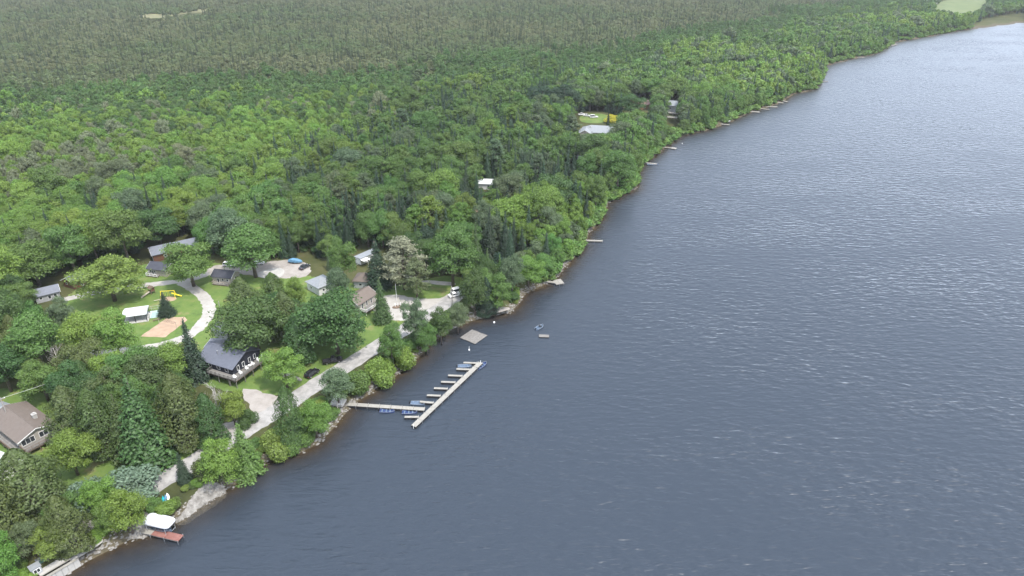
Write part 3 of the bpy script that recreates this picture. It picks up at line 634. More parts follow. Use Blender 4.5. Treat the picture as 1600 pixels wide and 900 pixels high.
    mfl = np.clip(.5+.7*(pb+.6*pa)+.5*(r1-.3), 0, 1)[:, None]; st_ = (mfl*np.array((0.112, 0.130, 0.058))+(1-mfl)*np.array((0.076, 0.122, 0.042)))*(0.8+.45*r3[:, None]); tint[lw] = st_[lw]
    tw = swamp & (kind == 'T'); tt = np.where((r2 > .55)[:, None], np.array((0.046, 0.068, 0.030)), np.array((0.098, 0.122, 0.046)))*(0.8+.4*r3[:, None]); tint[tw] = tt[tw]
    keep = ~blocked(x, y, h)
    for q in used:
        if q[1] > y0-10: keep &= (x-q[0])**2+(y-q[1])**2 > (q[2]+1.2)**2
    # thin the tallest stuff right on the water's edge so the bank shows
    for L, a in ((WX, x), (WY, y), (WK, kind), (WH, h), (WW, w), (WT, tint)): L.append(a[keep])
# leafy fringe hanging over the water's edge beyond the beach
fx, fy = [], []
for a, b in zip(SH[22:-2], SH[23:-1]):
    L = np.linalg.norm(b-a); n = int(L/1.1*min(1.0, 600/np.linalg.norm(a))); t = rng.random(n)[:, None]; nn = np.array([-(b-a)[1], (b-a)[0]])/L; q = a+(b-a)*t+nn*rng.uniform(.2, 3.0, (n, 1)); fx.append(q[:, 0]); fy.append(q[:, 1])
fx, fy = np.concatenate(fx), np.concatenate(fy); n = len(fx); r2, r3 = rng.random(n), rng.random(n); kp = ~blocked(fx, fy, 3.0) & (shore_dist(fx, fy) > .15); u, v = proj(fx, fy, 0)
for q in ((1164, 1240), (1000, 1062), (1108, 1145)): kp &= ~((u > q[0]) & (u < q[1]) & (r2 < .4))
for L, a in ((WX, fx), (WY, fy), (WK, np.full(n, 'H')), (WH, 2.6+3.2*r2), (WW, 3.6+2.6*r3), (WT, np.array(TINT['m'])*(.8+.6*r3[:, None]))): L.append(a[kp])
ux, uy = scatter(120, 330, 4.6); r2, r3 = rng.random(len(ux)), rng.random(len(ux)); dd_ = shore_dist(ux, uy); kp = (dd_ > 2) & ~blocked(ux, uy, 2.5+0*ux)
for q in used: kp &= (ux-q[0])**2+(uy-q[1])**2 > 1.5
for L, a in ((WX, ux), (WY, uy), (WK, np.full(len(ux), 'H')), (WH, 2.2+2.6*r2), (WW, 3.6+2.2*r3), (WT, np.array(TINT['d'])*(.8+.7*r3[:, None]))): L.append(a[kp])
# trees filling the hollows between the cottages
FILL = [([(-60, 505), (60, 520), (110, 560), (240, 565), (330, 600), (352, 655), (320, 690), (262, 728), (160, 716), (112, 690), (104, 640), (60, 606), (-60, 600)], 5.2, (9, 15), 'BBC', 'dmo'),
        ([(-60, 700), (50, 690), (112, 716), (150, 790), (130, 830), (40, 850), (-60, 920)], 5.0, (7, 11), 'BCB', 'odm'),
        ([(-60, 448), (60, 440), (30, 520), (-60, 540)], 6.0, (10, 14), 'B', 'dm'),
        ([(376, 440), (480, 438), (540, 470), (560, 520), (500, 545), (440, 545), (380, 525), (366, 470)], 5.4, (7, 12), 'CBB', 'odm'),
        ([(492, 396), (556, 396), (552, 440), (520, 455), (486, 440)], 5.5, (9, 13), 'BBS', 'dmg'),
        ([(598, 384), (690, 392), (740, 396), (790, 424), (800, 470), (735, 470), (728, 440), (690, 424), (640, 436), (600, 430)], 6.0, (10, 15), 'BSBP', 'dmn')]
VIEW = [np.array(c, float) for c in ([(-40, 612), (90, 622), (104, 656), (100, 700), (-40, 720)], [(100, 462), (240, 440), (340, 418), (490, 404), (490, 436), (345, 470), (350, 500), (300, 535), (210, 550), (100, 556), (100, 546), (210, 530)], [(318, 606), (318, 540), (330, 505), (420, 548), (420, 606), (350, 610)], [(378, 655), (380, 606), (560, 560), (650, 505), (590, 500), (560, 480), (556, 420), (600, 420), (600, 456), (720, 440), (720, 470), (450, 645)], [(230, 770), (400, 655), (440, 640), (440, 655), (250, 780)], [(484, 455), (484, 428), (516, 426), (516, 458)], [(534, 412), (550, 386), (605, 380), (612, 412)], [(-10, 745), (-10, 722), (24, 722), (24, 745)], [(652, 466), (652, 432), (715, 432), (715, 466)], [(228, 402), (234, 370), (300, 362), (304, 400)])]
vx = []
for poly, st, (h0, h1), ks, ts in FILL:
    pw = np.array([G(*q) for q in poly]); X, Y = np.meshgrid(np.arange(pw[:, 0].min(), pw[:, 0].max(), st), np.arange(pw[:, 1].min(), pw[:, 1].max(), st)); X = X.ravel()+rng.uniform(-.4, .4, X.size)*st; Y = Y.ravel()+rng.uniform(-.4, .4, Y.size)*st
    H = rng.uniform(h0, h1, len(X)); ok = inside(pw, X, Y) & (shore_dist(X, Y) > 4)
    for t in (0., .3, .6, .95):
        for sx in (-.28, 0, .28):
            u, v = proj(X+sx*H, Y, GZ+H*t)
            for c in VIEW: ok &= ~inside(c, u, v)
    for q in used: ok &= (X-q[0])**2+(Y-q[1])**2 > (q[2]+.6)**2
    for x, y, h in zip(X[ok], Y[ok], H[ok]):
        kd = rnd.choice(ks); u, v = proj(x, y, 2); where = 'left of the huge spruce above the lake road' if u < 240 and v > 500 else ('in the thicket between lodge and lane' if u < 345 else ('crowded behind the great maples' if u < 486 and v > 436 else ('near the white trailer' if u < 610 else 'in the grove behind the beach')))
        if u < 110 and v < 530: where = 'at the left edge below the leftmost cabin'
        if u < 160 and v > 690: where = 'in the lower left grove below the beige house'
        nm_ = {'B': 'leafy tree', 'C': 'dense cedar', 'S': 'dark spruce', 'P': 'feathery pine'}[kd]
        tn_ = rnd.choice(ts); nm_ = ('tall ' if h > (h0+h1)/2 else 'lower ')+{'d': 'dark green ', 'm': 'mid green ', 'o': 'olive ', 'g': 'grey-green ', 'n': 'blackish '}[tn_]+nm_.replace('dark ', '')
        plant(kd, x, y, GZ-.05, h, h*{'B': .78, 'C': .5, 'S': .36, 'P': .55}[kd]*rnd.uniform(.85, 1.15), tn_, f'{nm_} {where}', 'tree', 'trees filling the hollows between cottages'); used.append((x, y, 1.5))
WX, WY, WK, WH, WW = map(np.concatenate, (WX, WY, WK, WH, WW)); WT = np.concatenate(WT)
WT = np.clip(WT, .01, .4); WZ = level(shore_dist(WX, WY))
uu, vv = proj(WX, WY, WZ+WH); shown = (uu > -40) & (uu < 1640) & (vv > -30); size = WH*scale_at(WX, WY)*shown
indiv = np.zeros(len(WX), bool)
for kinds, lim in ((('B',), 235), (('S',), 215), (('P',), 60)):
    sel = np.where(np.isin(WK, kinds))[0]; indiv[sel[np.argsort(-size[sel])][:lim]] = True
def wood_label(kind, u, v, d):
    what = {'B': 'leafy tree', 'S': 'pointed spruce', 'P': 'feathery pine'}[kind]
    if d < 12: where = 'on the wooded bank above the water beyond the beach'
    elif u < 110: where = 'at the wood edge behind the grey cabin at far left'
    elif u < 330: where = 'in the wood behind the long grey-roofed building'
    elif u < 545: where = 'in the wood behind the gravel parking lot'
    elif u < 730: where = 'in the wood behind the white trailer'
    else: where = 'in the shore wood among the half-hidden roofs'
    return f'{what} {where}'
def hue_word(t):
    r, g, b_ = t[:3]; s_ = (g-min(r, b_))/g
    return 'grey-green' if b_ > .42*g else ('pale green' if g > .19 else ('mid green' if g > .12 else 'dark green'))
WD = shore_dist(WX, WY)
for i in np.where(indiv)[0]:
    ub, vb = proj(WX[i], WY[i], GZ); gap = bound(ub, [(0, 452), (120, 428), (238, 380), (300, 384), (500, 402), (600, 388), (740, 392), (850, 440)])-vb
    size_w = 'tall' if WH[i] > 16 else ('middling' if WH[i] > 12 else 'low')
    row = '' if WD[i] < 12 else ('front row, ' if gap < 24 else ('middle rows, ' if gap < 70 else 'back rows, '))
    lab = f'{size_w} {hue_word(WT[i])} '+wood_label(WK[i], uu[i], vv[i], WD[i]).replace(' in the wood', ', '+row+'wood').replace(' at the wood edge', ', '+row+'wood edge').replace(' in the shore wood', ', '+row+'shore wood')
    plant(str(WK[i]), WX[i], WY[i], WZ[i]-.05, WH[i], WW[i], tuple(WT[i]), lab, 'tree', {'B': 'leafy trees of the wood', 'S': 'spruces of the wood', 'P': 'pines of the wood'}[str(WK[i])], jit=.05)

# the rest of the wood: masses of trees far off, one object for each kind of growth
protos = bpy.data.collections.new('forest_prototypes')
PR = []
def proto(i, crown_vf, trunk, W):
    v, f = crown_vf; tm = [tuple(p.co) for p in trunk.vertices]; tf = [tuple(p.vertices) for p in trunk.polygons]; nv = len(v)
    me = bpy.data.meshes.new('wood'); me.from_pydata([tuple(map(float, p)) for p in v]+tm, [], [tuple(map(int, q)) for q in f]+[tuple(k+nv for k in q) for q in tf])
    me.materials.append(M['leaf_far']); me.materials.append(M['bark']); me.polygons.foreach_set('material_index', [0]*len(f)+[1]*len(tf)); me.update()
    o = bpy.data.objects.new('wood_%02d' % i, me); protos.objects.link(o); PR.append(W)
stick = trunk_mesh(90, 6.5, .2, 3, 1.8, (2.5, 4), n=4); pole = trunk_mesh(91, 6.0, .06, 0, n=4)
for i, s in enumerate(['round', 'tall', 'wide', 'round']): proto(i, broad_crown(200+i, 4200, .37, s), stick, 8.4)           # 0-3 broadleaf
for i, s in enumerate(['round', 'tall', 'wide']): proto(4+i, broad_crown(210+i, 800, .85, s), stick, 8.4)                 # 4-6 broadleaf, far
for i in range(2): proto(7+i, spruce_crown(220+i, 30, 14, 2.2, .48), pole, 4.6)                                             # 7-8 spruce
for i in range(2): proto(9+i, spruce_crown(230+i, 22, 9, 2.2, .7), pole, 4.6)                                            # 9-10 spruce, far
for i in range(2): proto(11+i, spruce_crown(240+i, 18, 7, 1.9, .75, .25), pole, 4.2)                                       # 11-12 tamarack
for i in range(2): proto(13+i, bush_crown(250+i, 600, 1.1), pole, 7.6)                                                     # 13-14 low growth
proto(15, pine_crown(260, 1600, .5), pole, 6.4)
def gn_wood(name, ids, label):
    x, y, z = WX[ids], WY[ids], WZ[ids]; dist = np.hypot(x, y); n = len(ids); k = WK[ids]; ri = rng.integers(0, 1000, n)
    ix = np.zeros(n, int); b = k == 'B'; ix[b] = np.where(dist[b] < 520, ri[b] % 4, 4+ri[b] % 3); s = k == 'S'; ix[s] = np.where(dist[s] < 520, 7+ri[s] % 2, 9+ri[s] % 2)
    ix[k == 'T'] = 11+ri[k == 'T'] % 2; lo = (k == 'L') | (k == 'H'); ix[lo] = 13+ri[lo] % 2; ix[k == 'P'] = 15
    W = np.array(PR)[ix]; scl = np.stack([WW[ids]/W, WW[ids]/W, WH[ids]/10], 1); rot = np.stack([rng.normal(0, .03, n), rng.normal(0, .03, n), rng.uniform(0, 6.28, n)], 1)
    me = bpy.data.meshes.new(name); me.from_pydata(np.stack([x, y, z], 1).tolist(), [], [])
    for nm, tp, dat, key in (('pick', 'INT', ix, 'value'), ('size', 'FLOAT_VECTOR', scl, 'vector'), ('turn', 'FLOAT_VECTOR', rot, 'vector'), ('tint', 'FLOAT_COLOR', np.concatenate([WT[ids], np.ones((n, 1))], 1), 'color')):
        a = me.attributes.new(nm, tp, 'POINT'); a.data.foreach_set(key, np.ascontiguousarray(dat, dtype=np.int32 if tp == 'INT' else np.float32).ravel())
    o = link(name, me); ng = bpy.data.node_groups.new(name, 'GeometryNodeTree')
    ng.interface.new_socket('Geometry', in_out='INPUT', socket_type='NodeSocketGeometry'); ng.interface.new_socket('Geometry', in_out='OUTPUT', socket_type='NodeSocketGeometry')
    gi = ng.nodes.new('NodeGroupInput'); go = ng.nodes.new('NodeGroupOutput'); ci = ng.nodes.new('GeometryNodeCollectionInfo'); ip = ng.nodes.new('GeometryNodeInstanceOnPoints')
    ci.inputs['Collection'].default_value = protos; ci.inputs['Separate Children'].default_value = True; ci.inputs['Reset Children'].default_value = True
    ip.inputs['Pick Instance'].default_value = True
    def at(nm, dt): a = ng.nodes.new('GeometryNodeInputNamedAttribute'); a.data_type = dt; a.inputs['Name'].default_value = nm; return a.outputs[0]
    ng.links.new(gi.outputs[0], ip.inputs['Points']); ng.links.new(ci.outputs[0], ip.inputs['Instance'])
    ng.links.new(at('pick', 'INT'), ip.inputs['Instance Index']); ng.links.new(at('turn', 'FLOAT_VECTOR'), ip.inputs['Rotation']); ng.links.new(at('size', 'FLOAT_VECTOR'), ip.inputs['Scale'])
    ng.links.new(ip.outputs[0], go.inputs[0]); md = o.modifiers.new('wood', 'NODES'); md.node_group = ng
    return tag(o, label, kind='stuff')
rest = np.where(~indiv)[0]; kr = WK[rest]
gn_wood('broadleaf_forest', rest[np.isin(kr, ['B', 'H'])], 'wide green leafy wood stretching back from the cottages')
gn_wood('spruce_forest', rest[np.isin(kr, ['S', 'P'])], 'dark conifers scattered through the wood')
gn_wood('swamp_forest', rest[np.isin(kr, ['T', 'L'])], 'brownish swamp wood of slim spires at the back')
print('trees', len(WX), 'individual', indiv.sum())

# ------------------------------------------------------------------ buildings
def opening(parent, w, h, at, face, frame='white', pane='glass', panes=1, name='window', t=.09):
    """window or door: frame child with its panes; at = centre on the wall, face = outward direction in plan (degrees)"""
    a = R(face); rz = a+math.pi/2
    o = link(name, None, parent, at, rz); m = MB(); b = .09
    m.box((-(w-b)/2, 0, 0), (b, t, h)); m.box(((w-b)/2, 0, 0), (b, t, h)); m.box((0, 0, (h-b)/2), (w-2*b, t, b)); m.box((0, 0, -(h-b)/2), (w-2*b, t, b))
    for k in range(1, panes): m.box((-w/2+w*k/panes, 0, 0), (b*.8, t*.9, h-2*b))
    fr = m.build('frame', frame, o)
    for k in range(panes):
        pw = (w-2*b)/panes-.02; MB().box((-w/2+b+(k+.5)*(w-2*b)/panes, 0.0, 0), (pw, t*.5, h-2*b)).build('pane', pane, o)
    return o
def gable_house(name, loc, rz, L, W, eave, rise, wall, roof, label, cat='house', over=.45, base=.0, openings=(), chimney=None, fascia='white', hip=False, pipe=None):
    """ridge along local x; z=0 on the ground"""
    h = thing(name, loc, rz, label, cat)
    a, b = L/2, W/2; pk = eave+rise
    if hip: v = [(-a, -b, 0), (a, -b, 0), (a, b, 0), (-a, b, 0), (-a, -b, eave), (a, -b, eave), (a, b, eave), (-a, b, eave)]; f = [(0, 1, 5, 4), (1, 2, 6, 5), (2, 3, 7, 6), (3, 0, 4, 7), (4, 5, 6, 7)]
    else: v = [(-a, -b, 0), (a, -b, 0), (a, b, 0), (-a, b, 0), (-a, -b, eave), (a, -b, eave), (a, b, eave), (-a, b, eave), (-a, 0, pk-.02), (a, 0, pk-.02)]; f = [(0, 1, 5, 4), (1, 2, 6, 9, 5), (2, 3, 7, 6), (3, 0, 4, 8, 7), (4, 5, 9, 8), (6, 7, 8, 9)]
    MB().add(v, f).build('wall', wall, h)
    m = MB(); t = .16; A, B = a+over, b+over; dz = rise/b*over if not hip else .12
    if hip:
        r = max(.05, a-b); e = eave-.02
        m.add([(-A, -B, e), (A, -B, e), (A, B, e), (-A, B, e), (-A, -B, e+t), (A, -B, e+t), (A, B, e+t), (-A, B, e+t), (-r, 0, pk+t), (r, 0, pk+t)], [(3, 2, 1, 0), (0, 1, 5, 4), (1, 2, 6, 5), (2, 3, 7, 6), (3, 0, 4, 7), (4, 5, 9, 8), (5, 6, 9), (6, 7, 8, 9), (7, 4, 8)])
    else:
        for s in (-1, 1):
            q = [(-A, s*B, eave-dz), (A, s*B, eave-dz), (A, s*.0, pk), (-A, s*.0, pk)]; q += [(x, y, z+t) for x, y, z in q]
            m.add(q, [(0, 1, 2, 3), (4, 5, 6, 7), (0, 1, 5, 4), (1, 2, 6, 5), (2, 3, 7, 6), (3, 0, 4, 7)])
    rf = m.build('roof', roof, h)
    if not hip:
        fm = MB()
        for s in (-1, 1):
            for e in (-1, 1):
                x = e*(A+.03); q = [(x-.025, s*B, eave-dz-.06), (x+.025, s*B, eave-dz-.06), (x+.025, 0, pk-.06), (x-.025, 0, pk-.06)]; q += [(p[0], p[1], p[2]+t+.04) for p in q]
                fm.add(q, [(0, 1, 2, 3), (4, 5, 6, 7), (0, 1, 5, 4), (1, 2, 6, 5), (2, 3, 7, 6), (3, 0, 4, 7)])
        fm.build('fascia', fascia, rf)
        MB().tube([(-A, 0, pk+t*.9), (A, 0, pk+t*.9)], .09, 6).build('ridge_cap', roof, rf)
    for w_, h_, at, face, *kw in openings: opening(h, w_, h_, at, face, **(kw[0] if kw else {}))
    if chimney:
        cx, cy, cz, cw = chimney; mm = MB().box((cx, cy, cz-.9), (cw, cw, 2.4)); mm.box((cx, cy, cz+.4), (cw*1.2, cw*1.2, .18)); mm.box((cx, cy, cz+.62), (cw*.55, cw*.55, .3)); mm.build('chimney', 'concrete', rf)
    if pipe: MB().tube([(pipe[0], pipe[1], pipe[2]-.6), (pipe[0], pipe[1], pipe[2]+.9)], .1, 8).box((pipe[0], pipe[1], pipe[2]+.98), (.34, .34, .1)).build('flue', 'galv', rf)
    return h
def deck(parent, x0, x1, y0, y1, z, mat='dock_grey', rail='timber', sides='xXyY', ground=0.0, rail_h=1.0, step=1.6, balusters=True):
    d = MB(); n = max(2, int((y1-y0)/.42))
    for k in range(n):
        w = (y1-y0)/n; d.box(((x0+x1)/2, y0+(k+.5)*w, z), (x1-x0, w-.035, .09))
    o = d.build('deck', mat, parent); fm = MB().box(((x0+x1)/2, (y0+y1)/2, z-.19), (x1-x0-.1, y1-y0-.1, .24))
    fm.build('joists', 'timber', o)
    pm = MB()
    for x in np.linspace(x0+.15, x1-.15, max(2, int((x1-x0)/3)+1)):
        for y in np.linspace(y0+.15, y1-.15, max(2, int((y1-y0)/3)+1)): pm.box((x, y, (z-.3+ground)/2), (.16, .16, z-.3-ground))
    pm.build('posts', rail, o)
    rm = MB()
    def run(a, b):
        L = math.hypot(b[0]-a[0], b[1]-a[1]); ang = math.atan2(b[1]-a[1], b[0]-a[0]); c = ((a[0]+b[0])/2, (a[1]+b[1])/2)
        rm.box((*c, z+rail_h), (L, .12, .07), ang); rm.box((*c, z+.2), (L, .06, .07), ang)
        k = max(1, round(L/step))
        for i in range(k+1): rm.box((a[0]+(b[0]-a[0])*i/k, a[1]+(b[1]-a[1])*i/k, z+rail_h/2+.04), (.11, .11, rail_h))
        if balusters:
            k = max(1, round(L/.25))
            for i in range(k): rm.box((a[0]+(b[0]-a[0])*(i+.5)/k, a[1]+(b[1]-a[1])*(i+.5)/k, z+rail_h/2+.1), (.04, .04, rail_h-.2))
    if 'x' in sides: run((x0, y0), (x0, y1))
    if 'X' in sides: run((x1, y0), (x1, y1))
    if 'y' in sides: run((x0, y0), (x1, y0))
    if 'Y' in sides: run((x0, y1), (x1, y1))
    rm.build('railing', rail, o); return o
def steps(parent, x, y, z, face, w=1.2, n=5, mat='timber_pale'):
    m = MB(); a = R(face)
    for k in range(n): m.box((x+math.cos(a)*(.15+.3*k), y+math.sin(a)*(.15+.3*k), z*(1-(k+1)/(n+1))), (.3, w, .08), a)
    return m.build('steps', mat, parent)

# black lodge: ridge points at the lake, gable and deck on the lake side
def mid(a, b): return ((a[0]+b[0])/2, (a[1]+b[1])/2)
def ang(a, b): return math.atan2(b[1]-a[1], b[0]-a[0])
lc = G(385, 566, 5.6); la = R(-24)
LW, LL = 10.4, 12.5
cx, cy = lc[0]-math.cos(la)*LL/2, lc[1]-math.sin(la)*LL/2
lodge = gable_house('lodge', (cx, cy), la, LL, LW, 4.7, 2.3, 'wall_black', 'roof_slate', 'black-sided lodge with slate grey metal roof and long raised deck', over=.5, fascia='wall_black',
    openings=[(.9, 1.5, (LL/2+.02, -3.2, 3.75), 0), (.9, 1.5, (LL/2+.02, -1.2, 3.75), 0), (.9, 1.5, (LL/2+.02, 1.2, 3.75), 0), (.9, 1.5, (LL/2+.02, 3.2, 3.75), 0), (1.0, 2.1, (LL/2+.02, 4.4, 1.25), 0, dict(frame='white_warm', name='door')), (2.4, 1.3, (LL/2+.02, 1.6, 1.5), 0, dict(panes=2)),
              (1.2, 1.2, (1.0, -LW/2-.02, 3.6), -90), (1.2, 1.2, (4.0, -LW/2-.02, 3.6), -90), (1.0, 2.0, (-2, -LW/2-.02, 3.4), -90, dict(name='door'))], pipe=(-1.2, -2.6, 6.1))
deck(lodge, LL/2+.06, LL/2+2.7, -LW/2-2.0, LW/2+.6, 2.5, 'dock_grey', 'dock_grey', 'XyY', balusters=True)
deck(lodge, -1.5, LL/2+.02, -LW/2-2.0, -LW/2-.06, 2.5, 'dock_grey', 'dock_grey', 'xy', balusters=True)
def deck_chair(name, loc, rz, label, mat='white'):
    t = thing(name, loc, rz, label, 'chair', 'white deck chairs'); m = MB()
    MB().box((0, 0, .38), (.62, .6, .06)).build('seat', mat, t)
    b = MB()
    for k in range(5): b.box((-.36, -.24+.12*k, .75), (.05, .1, .8))
    b.build('backrest', mat, t)
    for s in (-1, 1): MB().box((0, s*.36, .58), (.72, .13, .05)).build('armrest', mat, t)
    for sx in (-1, 1):
        for s in (-1, 1): MB().box((sx*.3, s*.33, .28), (.08, .08, .56)).build('leg', mat, t)
def on_lodge(x, y, z): ca, sa = math.cos(la), math.sin(la); return (cx+x*ca-y*sa, cy+x*sa+y*ca, GZ+z)
for k, (yy, lab) in enumerate([(-6.2, 'white deck chair on the lodge deck, nearest the road corner'), (-4.0, 'white deck chair on the lodge deck, second from the road corner'), (-1.6, 'white deck chair on the lodge deck below the middle windows'), (.8, 'white deck chair on the lodge deck right of the middle windows'), (3.0, 'white deck chair on the lodge deck, second from the lime tree'), (4.8, 'white deck chair on the lodge deck, nearest the lime tree')]):
    deck_chair('deck_chair', on_lodge(LL/2+1.5, yy, 2.55), la+R(rnd.uniform(-15, 15)), lab)
def deck_table(loc, label):
    t = thing('deck_table', loc, 0, label, 'table'); MB().tube([(0, 0, .70), (0, 0, .76)], .55, 14).build('table_top', 'white', t); MB().tube([(0, 0, 0), (0, 0, .7)], .05, 6).build('pedestal', 'galv', t)
deck_table(on_lodge(LL/2+1.5, -.4, 2.55), 'small round white table between the lodge deck chairs')

# grey cabins behind the lodge
p = G(344, 540, 4.6); gable_house('cabin', p, R(-30), 6.4, 5.0, 2.6, 1.3, 'wall_black', 'roof_grey', 'small dark cabin with grey shingle roof just behind the lodge', 'cabin', openings=[(.8, 1.0, (2.2, -2.52, 1.5), -90), (.9, 2.0, (3.22, -.8, 1.1), 0, dict(name='door')), (.8, .9, (3.22, 1.2, 1.5), 0)])
p = G(352, 512, 4.6); gable_house('cabin', p, R(-24), 5.6, 4.6, 2.6, 1.2, 'wall_grey', 'roof_grey', 'grey cabin roof half hidden by the huge dark maple', 'cabin', openings=[(.8, 1.0, (1.5, -2.32, 1.5), -90), (.8, .9, (2.82, .6, 1.5), 0)])
# beige house at the left edge
ba = R(-34); bl, bw = 15.0, 8.0; p = G(57, 676, 5.6); bx_, by_ = p[0]-math.cos(ba)*bl/2, p[1]-math.sin(ba)*bl/2
bh = gable_house('house', (bx_, by_), ba, bl, bw, 3.7, 1.4, 'wall_tan', 'roof_brown', 'beige house with brown shingle roof and a raised deck at left edge', 'house', over=.6,
    openings=[(3.0, 1.6, (bl/2+.02, -2.2, 2.6), 0, dict(panes=3)), (3.0, 1.6, (bl/2+.02, 1.8, 2.6), 0, dict(panes=3)), (.9, 1.9, (5.4, -bw/2-.02, 2.4), -90), (.8, 1.1, (.6, -bw/2-.02, 2.6), -90), (.8, 1.1, (-3.0, -bw/2-.02, 2.6), -90)], chimney=(2.6, 2.2, 5.3, .9))
deck(bh, bl/2+.06, bl/2+2.6, -bw/2-.2, bw/2+1.2, 1.5, 'dock_grey', 'timber', 'XyY', rail_h=.95)
deck(bh, -bl/2, bl/2+.02, -bw/2-1.8, -bw/2-.06, 1.4, 'dock_grey', 'timber', 'y', rail_h=.95)
p = G(2, 640, 4.0); gable_house('shed', p, R(-22), 5.0, 4.0, 2.2, 1.0, 'wall_grey', 'roof_light', 'small shed with pale metal roof behind the beige house', 'shed', openings=[(.8, 1.7, (2.52, 0, .95), 0, dict(name='door'))])
p = G(-6, 728, 4.2); gable_house('cottage', p, R(-22), 8.5, 6.0, 2.9, 1.6, 'wall_white', 'roof_white', 'white cottage corner peeking out above the left edge cedar', 'house', openings=[(1.0, 1.1, (4.27, 1.0, 1.7), 0), (1.0, 1.1, (4.27, -1.3, 1.7), 0), (.9, 1.1, (2, -3.02, 1.6), -90)])
# camp cabins
p = G(352, 428, 4.6); c1 = gable_house('cabin', p, R(-12), 7.4, 5.2, 2.7, 1.4, 'wall_beige', 'roof_dark', 'pale grey cabin with dark roof beside the parking lot', 'cabin', openings=[(.9, 1.0, (.4, -2.62, 1.6), -90), (.9, 1.0, (2.2, -2.62, 1.6), -90), (.9, 2.0, (-1.4, -2.62, 1.05), -90, dict(name='door')), (.9, 1.0, (3.72, 0, 1.6), 0)], pipe=(2.8, 1.0, 3.6))
deck(c1, -2.8, 3.4, -4.4, -2.66, .45, 'dock_grey', 'timber_pale', 'xXy', balusters=False)
p = G(252, 416, 4.6); c2 = gable_house('cabin', p, R(-14), 7.6, 5.4, 2.7, 1.4, 'wall_beige', 'roof_dark', 'beige cabin with dark roof above the lane, left of the forked-lane tree', 'cabin', openings=[(.9, 1.0, (-2.6, -2.72, 1.6), -90), (.9, 1.0, (-.9, -2.72, 1.6), -90), (.9, 2.0, (-1.75, -2.72, 1.05), -90, dict(name='door')), (.9, 1.0, (3.82, 0, 1.6), 0)])
deck(c2, -3.6, 1.0, -4.3, -2.76, .4, 'dock_grey', 'white', 'xy', balusters=False)
p = G(272, 386, 4.8); gable_house('long_building', p, R(34), 16.5, 7.6, 3.0, 1.7, 'wall_brown', 'roof_grey', 'long brown building with grey roof at the wood edge', 'building', openings=[(1.1, 1.1, (-4, -3.82, 1.7), -90), (1.1, 1.1, (0, -3.82, 1.7), -90), (1.1, 1.1, (4, -3.82, 1.7), -90), (1.0, 1.0, (-8.27, .8, 1.7), 180), (1.0, 2.0, (-8.27, -1.6, 1.05), 180, dict(name='door'))])
p = G(118, 434, 4.6); gable_house('cabin', p, R(66), 6.2, 5.4, 2.7, 1.3, 'wall_brown', 'roof_grey', 'brown log cabin with grey roof left of the spreading lawn tree', 'cabin', openings=[(.9, .9, (-3.12, .8, 1.7), 180), (.9, 2.0, (0, -2.72, 1.05), -90, dict(name='door')), (.8, .9, (1.6, -2.72, 1.6), -90)])
p = G(72, 455, 4.6); gable_house('cabin', p, R(36), 7.0, 5.2, 2.7, 1.4, 'wall_grey', 'roof_grey', 'grey cabin with white windows at the wood edge, leftmost cabin', 'cabin', openings=[(1.0, 1.4, (.5, -2.62, 1.4), -90), (1.0, 1.4, (2.2, -2.62, 1.4), -90), (.9, 1.0, (-2, -2.62, 1.6), -90), (.9, 1.0, (3.52, 0, 1.6), 0)])
p = G(501, 441, 4.8); gable_house('cabin', p, R(-42), 7.2, 6.6, 3.0, 1.9, 'wall_white', 'roof_light', 'white cabin with pale hipped roof between the trees', 'cabin', hip=True, openings=[(.9, 1.0, (3.62, -1.4, 1.7), 0), (.9, 1.0, (3.62, 1.2, 1.7), 0), (1.0, 1.0, (-1, -3.32, 1.7), -90)])
# houses by the turning area
p = G(562, 466, 5.0); h3 = gable_house('house', p, R(60), 8.8, 6.6, 3.6, 1.7, 'wall_tan', 'roof_brown', 'brown-roofed house with a white railed deck by the turning area', 'house', openings=[(.8, 2.0, (-2.6, -3.32, 2.3), -90, dict(name='door')), (.8, 2.0, (-.4, -3.32, 2.3), -90), (.8, 2.0, (1.8, -3.32, 2.3), -90), (1.0, 1.1, (-4.42, -.6, 2.2), 180)])
deck(h3, -4.2, 3.4, -6.2, -3.36, 1.3, 'dock_grey', 'white_warm', 'xXy')
p = G(573, 434, 4.8); gable_house('house', p, R(-6), 7.8, 6.0, 2.8, 1.9, 'wall_grey', 'roof_brown', 'grey house with dark brown hipped roof behind the small spruce', 'house', hip=True, openings=[(1.2, 1.1, (-1.5, -3.02, 1.6), -90), (1.2, 1.1, (1.6, -3.02, 1.6), -90), (.9, 1.0, (3.92, 0, 1.6), 0)])
